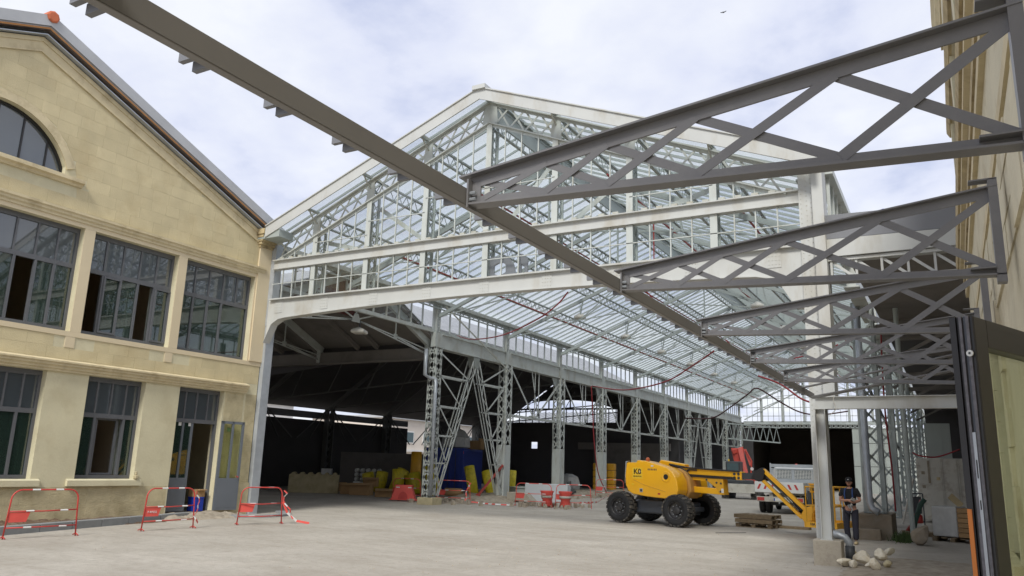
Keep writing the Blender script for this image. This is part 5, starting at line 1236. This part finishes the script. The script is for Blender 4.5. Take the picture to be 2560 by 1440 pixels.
# red drums
for i,(x,y,lab) in enumerate(((-15.85,31.9,'left of two faded red drums among the barriers'),(-15.05,32.1,'right of two faded red drums among the barriers'))):
    d=root('red_drum',lab,'drum',(x,y,.05),.3*i,'faded red drums'); mb=MB(); mb.lathe((0,0,0),(0,0,1),[(0,.22),(.05,.24),(.28,.19),(.32,.24),(.55,.26),(.62,.30),(.66,.30),(.66,.0)],20); part('drum_body',mb,'red2',d,world=False,smooth=True)
    mb=MB(); mb.lathe((0,0,.36),(0,0,1),[(0,.262),(.1,.268)],20); part('pale_band',mb,'whited',d,world=False,smooth=True)
# concrete blocks by the arcade
mb=MB(); mb.box(-1.1,-.4,0,1.1,.4,.88); o=single('concrete_slab_block',mb,'palecon','light grey concrete block standing between the second and third arcade columns','block',(-18.2,36.7,.0),R_(14)); bevel(o,.02)
mb=MB(); mb.box(-1.7,-.35,0,1.7,.35,.5); mb.box(-1.75,-.4,.5,1.75,.4,.56); o=single('concrete_wall_unit',mb,'panel','long pale slab block behind the light grey concrete block','block',(-19.6,38.6,.1),R_(60)); bevel(o,.015)
mb=MB(); mb.prism([(-.5,-.3,0),(.9,-.3,0),(.45,-.3,.42),(-.5,-.3,.42)],(0,.6,0)); o=single('concrete_wedge',mb,'concrete','small wedge of concrete right of the second arcade column','block',(-18.9,34.9,.05),R_(5)); bevel(o,.02)
# grooved concrete block inside the shed
mb=MB(); mb.box(-1.3,-.65,0,1.3,.65,.95); 
for k in range(6): mb.lathe((-1.08+.43*k,-.65,.95),(0,1,0),[(0,.12),(1.3,.12)],12)
o=single('interlocking_concrete_block',mb,'stonebase','big beige concrete block with rounded studs on top inside the dark shed','block',(-30.4,32.9,0),R_(40)); bevel(o,.02)
# blue container
BC=root('blue_container','dark blue shipping container standing inside the shed behind the splayed legs','container',(-26.7,42.0,.1),R_(20))
mb=MB(); mb.box(-2.44,0,.0,0,6.06,2.59); cbx=part('container_body',mb,'blue',BC,world=False); bevel(cbx,.02)
mb=MB()
for k in range(20): y=.2+.29*k; mb.box(-.0,y,.18,.03,y+.15,2.45)
for k in range(8): x=-2.3+.28*k; mb.box(x,-.03,.18,x+.14,.0,2.42)
part('corrugation',mb,'blue',cbx,world=False,kind='stuff')
mb=MB(); 
for x in (-1.9,-1.45,-.95,-.5): mb.tube([(x,-.06,.1),(x,-.06,2.5)],.02,6)
part('lock_rod',mb,'darkgrey',BC,world=False)
mb=MB(); mb.box(-.02,-.035,2.25,.0,-.03,2.4); part('red_label',mb,'red2',BC,world=False)
# wrapped bale and box on the container
mb=MB(); mb.lathe((0,0,0),(0,0,1),[(0,.7),(.1,.95),(.7,.9),(1.15,.55),(1.3,.1)],9); o=single('wrapped_bale',mb,'plastic','big pale plastic wrapped bale on top of the blue container','bale',(-28.1,43.2,2.68),.3)
mb=MB(); mb.box(-.5,-.35,0,.5,.35,.55); mb.box(.35,-.36,0,.42,.36,.7); o=single('cardboard_box',mb,'card','open cardboard box on the blue container right of the pale bale','box',(-27.3,44.3,2.68),.2)
# insulation rolls
def roll(label,loc,tilt,rz,r=.24,h=1.15,m='wool'):
    mb=MB(); mb.lathe((0,0,0),(0,0,1),[(0,r*.8),(.02,r),(h*.5,r*1.04),(h-.02,r),(h,r*.8)],16)
    o=single('insulation_roll',mb,m,label,'insulation roll',loc,0,'yellow wrapped insulation rolls',smooth=True); o.rotation_euler=(0,tilt,rz)
roll('leftmost of the upright yellow rolls in front of the blue container, leaning left',(-22.15,36.0,.15),R_(-14),R_(0),.27,1.55)
roll('second yellow roll in front of the blue container, leaning left',(-21.4,36.6,.15),R_(-18),0,.27,1.35)
roll('yellow roll standing behind the leaning brown beam',(-20.9,37.6,.15),R_(4),0,.25,1.35)
mb=MB(); mb.bar((-21.0,34.3,.1),(-19.9,35.0,1.75),.16,.12); mb.bar((-21.0,34.3,.1),(-20.87,34.38,.3),.3,.2); single('brown_beam',mb,'redpipe','brown painted beam leaning against the second splayed leg','beam',(-21,34.3,0),world=True)
mb=MB(); mb.lathe((0,0,0),(1,0,0),[(0,.2),(.9,.2)],12); o=single('cardboard_tube',mb,'card','brown roll lying on the ground in front of the leaning yellow rolls','roll',(-22.6,34.0,.35),.1,smooth=True)
rr=random.Random(8)
pile=[(-29.4,36.5),(-28.6,36.2),(-27.9,36.6),(-27.1,36.0),(-26.6,36.8),(-26.0,36.3),(-25.3,36.7),(-24.7,36.3)]
for i,(x,y) in enumerate(pile):
    lab=['first','second','third','fourth','fifth','sixth','seventh','eighth'][i]
    roll('%s roll from the left in the heap of yellow rolls inside the shed'%lab,(x,y,.05),R_(rr.uniform(-25,25)),rr.uniform(0,1),.33,1.2+rr.uniform(-.2,.45))
roll('tallest orange-yellow roll standing behind the first lattice column',(-26.9,37.3,.05),0,0,.3,2.3,'yellow_d')
# cardboard boxes and rubbish inside
for i,(x,y,w,h,lab) in enumerate(((-27.2,33.0,1.1,.6,'wide open cardboard box at the front of the shed floor'),(-28.4,33.4,.8,.55,'cardboard box left of the wide open box on the shed floor'),(-27.0,33.5,.7,.45,'cardboard box behind and above the wide open box'),(-25.2,32.6,1.2,.4,'flat crushed cardboard box near the first column'),(-31.0,35.5,.9,.5,'orange-brown box right behind the studded concrete block'))):
    mb=MB(); t=.02; mb.box(-w/2,-.3,0,w/2,-.3+t,h); mb.box(-w/2,.3-t,0,w/2,.3,h); mb.box(-w/2,-.28,0,-w/2+t,.28,h); mb.box(w/2-t,-.28,0,w/2,.28,h); mb.box(-w/2,-.28,0,w/2,.28,.02); mb.quad8([(-w/2,-.3,h),(w/2,-.3,h),(w/2,-.48,h-.1),(-w/2,-.48,h-.1),(-w/2,-.3,h+.01),(w/2,-.3,h+.01),(w/2,-.48,h-.09),(-w/2,-.48,h-.09)])
    single('cardboard_box',mb,'card',lab,'box',(x,y,.01 if i!=2 else .45),rr.uniform(.3,.8))
RK=root('wrapped_pallet','pallet of white wrapped goods on a dark stand in the dark shed','pallet',(-29.9,36.8,0),R_(35))
mb=MB(); mb.box(-.8,-.5,.5,.8,.5,.58); mb.box(-.75,-.45,0,-.6,.45,.5); mb.box(.6,-.45,0,.75,.45,.5); part('stand',mb,'white',RK,world=False)
mb=MB()
for k in range(5):
    for j in range(3): mb.lathe((-.65+.32*k,-.35,.72+.24*j),(0,1,0),[(0,.12),(.7,.12)],10)
part('wrapped_bundle',mb,'plastic',RK,world=False,smooth=True,kind='stuff')
mb=MB(); mb.box(-.3,-.25,0,.3,.25,1.2); mb.box(.0,-.27,.15,.04,-.25,1.1); o=single('white_cabinet',mb,'white','small white cabinet standing in the dark shed behind the studded block','cabinet',(-34.6,38.5,0),R_(30)); bevel(o,.02)
mb=MB(); mb.box(-2.2,-.05,0,3.4,.05,2.3); mb.box(3.45,-.1,0,5.2,1.2,2.35); 
for k in range(9): mb.box(3.5+.2*k,-.14,.1,3.56+.2*k,-.1,2.25)
single('site_partition',mb,'ceil','grey boarded partition with a ribbed cabin standing in the dark shed','partition',(-35.0,43.5,0),R_(38))
# pile of materials on the right by the third/fourth columns
PL=root('yellow_bale_stack','tall stack of yellow wrapped bales behind the fourth arcade column','bale stack',(-21.6,52.5,.1),R_(12))
for i in range(3):
    for j in range(4):
        mb=MB(); mb.box(-.75+.5*i,-.5,.05+.48*j,-.27+.5*i,.5,.51+.48*j); o=part('bale',mb,'yellow_d',PL,world=False); bevel(o,.05,2)
roll('upper of two upright yellow rolls right of the tall bale stack',(-19.7,53.0,1.15),0,0,.36,.95)
roll('lower of two upright yellow rolls right of the tall bale stack',(-19.7,53.0,.1),0,0,.38,1.0)
roll('yellow roll lying end-on right of the upright pair',(-18.9,53.4,.45),R_(90),R_(100),.42,.9)
mb=MB(); mb.lathe((0,0,0),(0,0,1),[(0,.7),(.3,.75),(.8,.6),(1.0,.2)],8); single('plastic_bag_heap',mb,'plastic','silvery plastic wrapped heap left of the fourth arcade column','heap',(-22.5,48.5,.3),.4)
for i,(x,y,w,h,m_,lab) in enumerate(((-20.8,44.0,1.6,.3,'darkgrey','flat dark pallet of parts behind the right barriers'),(-19.7,42.6,.5,.7,'darkgrey','dark upright box behind the right barriers'),(-21.6,44.6,.9,.4,'redpipe','reddish bundle lying behind the right barriers'))):
    mb=MB(); mb.box(-w/2,-.4,0,w/2,.4,h*.4); mb.box(-w/2+.1,-.3,h*.4,w/2-.2,.3,h); o=single('building_material',mb,m_,lab,'material',(x,y,.25),rr.uniform(0,.6)); bevel(o,.03)
# rocks scattered in the rubble: stuff
def rock(name,loc,s,label=None,cat='rock',m='rock',seed=0,grp=None):
    rr=random.Random(seed); import bmesh
    bm=bmesh.new(); bmesh.ops.create_icosphere(bm,subdivisions=2,radius=1)
    ax=[V((rr.uniform(-1,1),rr.uniform(-1,1),rr.uniform(-1,1))) for _ in range(4)]
    for v in bm.verts: v.co*=rr.uniform(.96,1.05)+.055*sum(math.sin(2.5*a.dot(v.co)) for a in ax)
    for k in range(8):
        n=V((rr.uniform(-1,1),rr.uniform(-1,1),rr.uniform(-.6,1))).normalized(); d=rr.uniform(.5,.78)
        for v in bm.verts:
            e_=v.co.dot(n)-d
            if e_>0: v.co-=n*e_
    me=bpy.data.meshes.new(name); bm.to_mesh(me); bm.free(); me.materials.append(M[m])
    o=bpy.data.objects.new(name,me); COL.objects.link(o); o.location=loc; o.scale=s; o.rotation_euler=(rr.uniform(-.3,.3),rr.uniform(-.3,.3),rr.uniform(0,3)); tag(o,label,cat,grp); return bevel(o,.012)
stn=[((-2.10,17.62,.10),(.17,.12,.11),'rounded pale stone nearest the concrete base, leftmost of the heap'),((-1.93,17.52,.09),(.14,.10,.09),'low stone second from the left at the front of the heap'),((-1.80,17.95,.17),(.24,.12,.12),'long pale slab stone leaning across the middle of the heap'),((-1.50,17.35,.11),(.15,.13,.13),'pale angular stone at the front of the heap'),((-1.33,17.85,.10),(.12,.10,.08),'small yellow stained stone at the right of the heap'),((-1.46,18.3,.22),(.22,.14,.13),'large pale stone at the top right of the heap'),((-1.82,18.6,.16),(.20,.13,.10),'stone at the back middle of the heap'),((-2.02,18.5,.16),(.14,.1,.1),'brown stained stone at the back left of the heap beside the pipe'),((-1.36,18.85,.26),(.15,.11,.09),'topmost yellowish stone at the back right of the heap'),((-1.66,17.75,.06),(.12,.1,.06),'flat stone at the front centre of the heap')]
for i,(l,s,lab) in enumerate(stn): rock('stone_block',l,s,lab,'stone',seed=30+i,grp='pale stones heaped by the pillar base',m='rock' if i not in (4,7) else 'stonebase')
rock('boulder',(-.95,24.6,.28),(.36,.30,.30),'large round boulder on the ground near the white container','boulder','concrete2',77)
rr=random.Random(12); 
for i in range(1): pass
mb=MB(); rr=random.Random(3)
for k in range(260):
    x=rr.gauss(-20.3,.9); y=rr.uniform(29.5,56); s=rr.uniform(.04,.16)
    if rr.random()<.2: x=rr.uniform(-17.5,-14.5); y=rr.uniform(31,34); s*=.7
    i=len(mb.v); z=.1
    for q in range(5): mb.v.append((x+s*rr.uniform(.6,1.1)*math.cos(q*1.256),y+s*rr.uniform(.6,1.1)*math.sin(q*1.256),z-.1))
    for q in range(5): mb.v.append((x+s*rr.uniform(.4,.8)*math.cos(q*1.256),y+s*rr.uniform(.4,.8)*math.sin(q*1.256),z+s*rr.uniform(.4,.9)))
    for q in range(5): mb.f.append((i+q,i+(q+1)%5,i+5+(q+1)%5,i+5+q))
    mb.f.append(tuple(range(i+5,i+10)))
o=struct('rubble_stones',mb,'rubble'); o['kind']='stuff'
# pallet stack in the yard
PS=root('pallet_stack','short stack of weathered wooden pallets on the ground right of the boom lift','pallet stack',(-5.9,27.7,0),R_(-12))
for j in range(3):
    z=.145*j; dx_=rr.uniform(-.04,.04)
    for y in (-.4,0,.36):
        for x in (-.6,-.05,.5): mb=MB(); mb.box(x+dx_,y,z+.02,x+.14+dx_,y+.09,z+.10); part('pallet_block',mb,'wood',PS,world=False)
    for y in (-.4,0,.36): mb=MB(); mb.box(-.6+dx_,y,z,.64+dx_,y+.09,z+.018); part('bottom_board',mb,'wood',PS,world=False)
    for k in range(6): x=-.6+.22*k; mb=MB(); mb.box(x+dx_,-.42,z+.102,x+.13+dx_,.46,z+.122); part('top_board',mb,'wood',PS,world=False)
    if j>0: mb=MB(); mb.box(-.62+dx_,-.43,z,.66+dx_,-.41,z+.12); part('side_board',mb,'wood',PS,world=False)
for (x,y,rz,w,lab) in ((-4.95,28.0,-.1,1.3,'flat grey board lying on the ground behind the pale pillar'),(-6.0,24.4,.9,1.1,'thin dark stick lying on the ground in front of the pallet stack')):
    mb=MB(); h=.08 if w>1.2 else .012; d=.15 if w>1.2 else .012; mb.box(-w/2,-d,0,w/2,d,h); single('board' if w>1.2 else 'stick',mb,'wood' if w>1.2 else 'darkgrey',lab,'board' if w>1.2 else 'stick',(x,y,.002),rz)
# drain pipe at the pillar base
DP=root('drain_pipe','grey plastic pipe bending down into a dark collar beside the concrete base','pipe',(-2.1,18.2,0))
mb=MB(); mb.tube([(-2.45,18.25,.58),(-2.25,18.25,.56),(-2.13,18.25,.52),(-2.06,18.25,.42),(-2.05,18.25,.3)],.075,12); part('bend',mb,'galv',DP,smooth=True); mb=MB(); mb.tube([(-2.05,18.25,.36),(-2.05,18.25,0)],.095,12); mb.box(-2.17,18.1,0,-1.97,18.2,.12); part('collar',mb,'darkgrey',DP,smooth=True)

# ================================================================= RIGHT BACKGROUND
WC=root('white_container','dirty white shipping container with rusty marks behind the wrapped pallet','container',(-1.42,36.9,0),R_(-8))
def wp(name,mb,m,par=None,**k): return part(name,mb,m,par or WC,world=False,**k)
mb=MB(); mb.box(0,0,.12,5.5,2.4,2.55); wb=wp('container_body',mb,'whited'); bevel(wb,.02)
mb=MB()
for k in range(3): 
    for z in (.5,.95,1.5,2.0): mb.box(.95+.62*k,-.03,z,1.4+.62*k,0,z+.06)
for x in (.88,.93,1.45,1.52,2.1,2.7): mb.box(x,-.03,.2,x+.04,0,2.5)
wp('door_rib',mb,'whited',wb)
for (x,z) in ((.18,1.9),(.18,1.35),(.85,.5)): mb=MB(); mb.box(x,-.012,z,x+.12,-.001,z+.12); wp('corner_pocket',mb,'concrete2',wb)
mb=MB(); mb.box(.42,-.035,1.55,.50,-.02,2.45); wp('rust_streak',mb,'concrete2',wb); mb=MB(); mb.box(.72,-.02,1.68,.85,-.005,1.80); wp('rust_patch',mb,'stain',wb)
WP=root('wrapped_block_pallet','pallet of blocks in white wrapping beside the dark glass door','pallet',(-.30,27.0,0),R_(-18))
mb=MB(); mb.box(-.32,-.42,.14,.36,.42,.98); o=part('wrapped_blocks',mb,'plastic',WP,world=False); bevel(o,.04,3)
for k in range(6): mb=MB(); mb.box(.37,-.42,.15+.135*k,.72,.42,.27+.135*k); part('block_row',mb,'card',WP,world=False)
for k in range(5): mb=MB(); mb.box(-.34+.25*k,-.45,.09,-.2+.25*k,.45,.12); part('pallet_board',mb,'wood',WP,world=False)
for k in range(3): mb=MB(); mb.box(-.34+.48*k,-.44,.0,-.22+.48*k,.44,.088); part('pallet_block',mb,'wood',WP,world=False)
mb=MB(); mb.bar((0,0,0),(.28,.1,-.28),.03,.18); single('board_scrap',mb,'stain','dark brown board lying tilted on top of the wrapped pallet','board',(-.22,27.0,1.28))
TR=root('site_trolley','dark blue framed trolley with a red tank standing right of the brown footing','trolley',(-1.45,30.0,0),R_(10))
mb=MB(); 
for x in (0,.42): mb.tube([(x,0,0),(x,0,1.25)],.02,6)
mb.tube([(0,0,1.25),(.42,0,1.25)],.02,6); mb.tube([(0,0,.35),(.42,0,.35)],.02,6); part('trolley_frame',mb,'chassis',TR,world=False)
mb=MB(); mb.box(.05,.0,.6,.37,.03,1.15); part('dark_panel',mb,'darkgrey',TR,world=False); mb=MB(); mb.lathe((.2,0,.3),(0,0,1),[(0,.16),(.02,.18),(.25,.17),(.3,.08)],12); part('red_tank',mb,'red',TR,world=False,smooth=True)
mb=MB(); mb.tube([(0,0,0),(.12,.1,.5),(.3,.2,1.0),(.42,.2,1.15)],.07,8); single('dark_hose_bundle',mb,'bark','dark green thick hose standing up from the weeds by the trolley','hose',(-1.30,26.8,0),smooth=True)
mb=MB(); mb.tube([(0,0,0),(.25,.2,.35),(.45,.5,.95)],.06,8); single('red_hose_bundle',mb,'redpipe','dark red bundle of hoses behind the weeds','hose',(-1.5,28.6,.1),smooth=True)
mb=MB(); mb.tube([(0,0,.2),(.2,0,.9),(.45,0,1.75)],.04,6); single('orange_tipped_pole',mb,'whited','pale pole with taped bands leaning on the white container','pole',(-1.75,31,0))
# weeds : stuff
mb=MB(); rr=random.Random(5)
for k in range(420):
    x=rr.gauss(-1.42,.14); y=rr.gauss(25.7,.35); h=rr.uniform(.08,.32); a=rr.uniform(0,6.3); w=.012; t=V((math.cos(a),math.sin(a),0))*h*.6
    i=len(mb.v); mb.v+=[(x-w,y,0),(x+w,y,0),(x+t.x,y+t.y,h)]; mb.f.append((i,i+1,i+2))
o=struct('weeds',mb,'green'); o['kind']='stuff'
mb=MB(); mb.box(-1.55,24.9,0,-1.32,27,.05); 
PB=root('low_wooden_pallet','low broken pallet on the ground behind the weeds','pallet',(-1.1,28.6,0),.2)
for k in range(5): mb=MB(); mb.box(-.5+.22*k,-.4,.1,-.36+.22*k,.4,.12); part('board',mb,'wood',PB,world=False)
for k in range(3): mb=MB(); mb.box(-.5,-.4+.36*k,0,.52,-.3+.36*k,.098); part('bearer',mb,'wood',PB,world=False)
# ---- hanging hoses
def hose(label,pts,m='hose',r=.035,name='hanging_hose'):
    P=[V(p) for p in pts]; out_=[]
    for k in range(len(P)-1):
        p0=P[max(k-1,0)];p1=P[k];p2=P[k+1];p3=P[min(k+2,len(P)-1)]
        for j in range(8):
            t=j/8; out_.append(.5*((2*p1)+(-p0+p2)*t+(2*p0-5*p1+4*p2-p3)*t*t+(-p0+3*p1-3*p2+p3)*t**3))
    out_.append(P[-1]); mb=MB(); mb.tube(out_,r,6); single(name,mb,m,label,'hose',P[0],world=True,smooth=True)
hose('red hose sagging from the first arcade column up to the big girder',[(-19.9,30.3,7.6),(-16.98,26.97,6.77),(-13.24,22.95,6.11),(-10.29,19.77,5.9),(-9.2,18.9,6.1),(-8.8,18.75,6.4)],r=.022)
hose('short red hose dropping from the middle of the glass roof behind the second truss',[(-8.24,22.79,7.51),(-7.94,23.16,7.05),(-7.58,23.61,6.59)],r=.022)
hose('red hose sagging from the fifth arcade column to the middle of the roof',[(-18.98,44.07,6.6),(-15.31,39.9,5.89),(-11.75,35.85,5.81),(-9.72,33.54,6.22),(-8.33,31.96,6.6)])
hose('red hose looping under the roof behind the third canopy truss',[(-9.13,37.33,7.92),(-8.64,37.95,7.31),(-7.9,38.88,7.15),(-6.98,40.03,7.22),(-5.53,41.84,7.81),(-4.77,42.79,8.28)])
hose('dark red hose rising in a hump at the back of the hall',[(-20.0,66.5,6.1),(-16.48,62.09,5.83),(-14.26,59.48,6.54),(-12.63,57.57,7.23),(-11.9,57.4,7.6),(-10.76,59.34,6.79),(-9.54,60.08,6.11),(-8.29,60.83,5.96),(-6.5,61.9,6.28)],'hosed',.055)
hose('red hose slanting down behind the far end of the canopy beam',[(-6.19,30.0,5.3),(-5.41,30.0,4.98),(-4.74,30.0,4.46),(-4.33,30.0,4.28)])
hose('red hose hanging down to the ground beside the fourth arcade column',[(-19.4,44.92,6.69),(-19.4,45.2,5),(-19.4,45.41,3.41),(-19.4,46.07,1.49),(-19.2,46.92,.28)])
hose('red hose hanging down inside the nearest right lattice column',[(-1.75,27.5,6.5),(-1.8,27.4,4),(-1.72,27.3,2),(-1.7,27.2,.75)],r=.028)
hose('red hose draped over the top of the white container',[(-1.5,36.5,2.75),(-1.2,36.4,2.62),(-.6,36.4,2.6),(.2,36.3,2.9)],r=.03)
# ================================================================= DISTANT BUILDINGS beyond the sheds
def flats(name,label,x,y,w,d,h,m,nw,nf,rz=0):
    b0=root(name,label,'building',(x,y,0),rz); mb=MB(); mb.box(0,0,0,d,w,h); part('wall',mb,m,b0,world=False)
    mb=MB(); mb.box(-.3,-.3,h,d+.3,w+.3,h+.25); part('roof',mb,'zinc',b0,world=False)
    for f in range(nf):
        for k in range(nw):
            yy=w*(k+.25)/nw; zz=.9+f*2.8; mb=MB(); mb.box(d,yy,zz,d+.06,yy+w*.45/nw,zz+1.3); W_=part('window',mb,'white',b0,world=False); mb=MB(); mb.box(d+.06,yy+.12,zz+.12,d+.08,yy+w*.45/nw-.12,zz+1.18); part('pane',mb,'g_far',W_,world=False)
        mb=MB(); mb.box(d,0,f*2.8,d+.25,w,f*2.8+.25); part('floor_band',mb,'white_f',b0,world=False)
flats('apartment_block','beige block of flats with white window frames seen through the gap in the shed',-62,66,22,10,6.2,'beige',7,2,R_(0))
flats('apartment_block','pale low block of flats seen in the daylight strip over the dark shed wall',-75,48,18,10,7.5,'white_f',6,2,0)
mb=MB(); mb.prism([(-45,74,4.9),(-24.5,74,4.9),(-24.5,88,8.0),(-45,88,8.0)],(0,0,.2)); single('pale_ribbed_roof',mb,'tile','pale ribbed roof seen through the far gable of the shed','roof',(-32,80,5),world=True)
mb=MB()
for k in range(33): x=-44.8+.62*k; mb.bar((x,74,5.15),(x,88,8.25),.06,.08)
single('roof_rib',mb,'galv','row of raised ribs on the pale roof behind the shed','roof',(-32,80,5),world=True,kind='stuff')
# small roof-top gear behind the side shed fascia
mb=MB(); mb.lathe((0,0,0),(0,0,1),[(0,.04),(.2,.04),(.21,.02)],10); single('roof_vent',mb,'bluebin','small dark blue vent on the roof edge of the side shed','vent',(-1.0,19.5,7.72)); 
# bird in the sky
mb=MB(); mb.prism([(0,0,0),(.17,.02,.07),(.21,0,.05),(.04,0,-.025)],(0,.06,0)); mb.prism([(0,0,0),(-.17,.02,.05),(-.21,0,.03),(-.04,0,-.025)],(0,.06,0)); mb.bar((0,-.07,0),(0,.1,0),.04,.04)

single('bird',mb,'shirt','tiny dark bird flying high in the cloudy sky','bird',(-11.66,49.8,33.2))
# ================================================================= WORKER
P_=root('person','bearded man in a black cap and dark work clothes standing with crossed arms','person',(-2.55,23.4,0),R_(-8))
def skin(name,verts,edges,rad,m,sub=2,rootv=0,parent=P_):
    me=bpy.data.meshes.new(name); me.from_pydata(verts,edges,[]); o=bpy.data.objects.new(name,me); COL.objects.link(o)
    sk=o.modifiers.new('s','SKIN'); 
    for i,r in enumerate(rad):
        d=me.skin_vertices[0].data[i]; d.radius=(r if isinstance(r,tuple) else (r,r)); d.use_root=(i==rootv)
    ss=o.modifiers.new('u','SUBSURF'); ss.levels=sub; ss.render_levels=sub
    bpy.context.view_layer.update(); dg=bpy.context.evaluated_depsgraph_get(); nm=bpy.data.meshes.new_from_object(o.evaluated_get(dg)); bpy.data.objects.remove(o)
    nm.materials.clear(); nm.materials.append(M[m]); 
    for p in nm.polygons: p.use_smooth=True
    o=bpy.data.objects.new(name,nm); COL.objects.link(o); o.parent=parent; return o
# faces -y; body continuous: legs, trunk, neck, head, arms
bv=[(0,0,.92),(-.10,0,.86),(-.12,-.02,.48),(-.11,.06,.09),(.10,0,.86),(.10,-.04,.48),(.10,-.04,.09),(0,0,1.10),(0,-.01,1.30),(0,.0,1.42),(0,-.01,1.49),(-.17,0,1.39),(-.25,.0,1.12),(-.10,-.20,1.12),(.10,-.22,1.14),(.17,0,1.39),(.25,.0,1.13),(.12,-.20,1.08),(-.04,-.24,1.15)]
be=[(0,1),(1,2),(2,3),(0,4),(4,5),(5,6),(0,7),(7,8),(8,9),(9,10),(8,11),(11,12),(12,13),(13,14),(8,15),(15,16),(16,17),(17,18)]
br=[(.12,.085),.07,.05,.04,.07,.05,.04,(.12,.08),(.14,.085),.055,.055,.068,.045,.036,.028,.068,.045,.036,.028]
body=skin('body',bv,be,br,'skin')
# head
hv=[(0,-.005,1.50),(0,-.01,1.58),(0,-.01,1.66)]; skin('head',hv,[(0,1),(1,2)],[(.055,.065),(.072,.088),(.060,.075)],'skin')
mb=MB(); mb.lathe((0,-.085,1.585),(0,-1,-.35),[(0,.02),(.028,.012)],8); part('nose',mb,'skin',P_,world=False,smooth=True)
for s in (-1,1): mb=MB(); mb.lathe((s*.028,-.088,1.612),(0,-1,0),[(0,.011),(.006,.006)],8); part('eye',mb,'black',P_,world=False); mb=MB(); mb.lathe((s*.072,.0,1.59),(s,0,0),[(0,.022),(.012,.02)],8); part('ear',mb,'skin',P_,world=False)
skin('beard',[(0,-.03,1.485),(0,-.045,1.525),(-.045,-.02,1.55),(.045,-.02,1.55)],[(0,1),(1,2),(1,3)],[.03,.042,.025,.025],'hair')
mb=MB(); mb.box(-.02,-.105,1.545,.02,-.098,1.552); part('mouth',mb,'red',P_,world=False)
mb=MB(); mb.lathe((0,0,1.625),(0,0,1),[(0,.090),(.03,.093),(.075,.082),(.10,.045),(.105,.0)],20); cp=part('cap',mb,'shirt',P_,world=False,smooth=True)
mb=MB(); mb.prism([(-.075,-.06,1.632),(.075,-.06,1.632),(.055,-.155,1.622),(.0,-.17,1.62),(-.055,-.155,1.622)],(0,0,.01)); part('cap_peak',mb,'shirt',cp,world=False); mb=MB(); mb.box(-.015,-.095,1.66,.015,-.09,1.675); part('cap_logo',mb,'white',cp,world=False)
# clothes
skin('shirt',[(0,0,.93),(0,0,1.10),(0,-.01,1.30),(0,0,1.395),(-.175,0,1.39),(-.25,0,1.2),(.175,0,1.39),(.25,0,1.2)],[(0,1),(1,2),(2,3),(2,4),(4,5),(2,6),(6,7)],[(.168,.125),(.162,.115),(.185,.12),.08,.083,.064,.083,.064],'shirt')
skin('trousers',[(0,0,.96),(-.10,0,.85),(-.125,-.02,.48),(-.115,.06,.10),(.10,0,.85),(.105,-.04,.48),(.105,-.04,.10)],[(0,1),(1,2),(2,3),(0,4),(4,5),(5,6)],[(.165,.125),.112,.085,.078,.112,.085,.078],'trous')
for s,y in ((-1,.04),(1,-.06)): skin('shoe',[(s*.11,y+.06,.045),(s*.112,y-.05,.045),(s*.12,y-.16,.035)],[(0,1),(1,2)],[(.045,.045),(.05,.045),(.045,.032)],'stain')
for s in (-1,1): mb=MB(); mb.tube([(s*.10,-.125,1.10),(s*.10,-.145,1.28),(s*.095,-.09,1.41),(s*.08,.0,1.45),(s*.09,.11,1.3)],.02,6); part('harness_strap',mb,'strapb',P_,world=False)
mb=MB(); mb.tube([(.03,-.21,.92),(.0,-.26,1.0),(.06,-.28,1.02),(.10,-.22,.90),(.06,-.20,.82)],.012,6); mb.tube([(-.19,-.05,.95),(-.22,-.06,1.08),(-.17,-.1,1.04),(-.2,-.06,.88)],.012,6); part('carabiner_lanyard',mb,'galv',P_,world=False)
# gloved hands: palm and five fingers each
def hand(o,d,u,name):
    o=V(o);d=V(d).normalized();u=V(u).normalized();s=d.cross(u)
    v=[o,o+d*.05,o+d*.09]; e=[(0,1),(1,2)]; r=[(.028,.02),(.04,.018),(.04,.016)]
    for k,(off,l) in enumerate(((-.033,.062),(-.011,.074),(.011,.070),(.033,.052))):
        i=len(v); b0=o+d*.085+s*off; v+=[b0,b0+d*l*.5-u*.008,b0+d*l*.85-u*.03]; e+=[(2,i),(i,i+1),(i+1,i+2)]; r+=[.0105,.0095,.008]
    i=len(v); b0=o+d*.03-s*.04; v+=[b0,b0+d*.035-s*.02-u*.01,b0+d*.06-s*.012-u*.025]; e+=[(1,i),(i,i+1),(i+1,i+2)]; r+=[.012,.011,.009]
    skin(name,[tuple(x) for x in v],e,r,'glove',sub=1)
hand((.06,-.235,1.135),(.75,-.15,.1),(0,-1,.2),'hand'); hand((.09,-.225,1.06),(-.25,-.2,-.75),(0,-1,-.2),'hand')
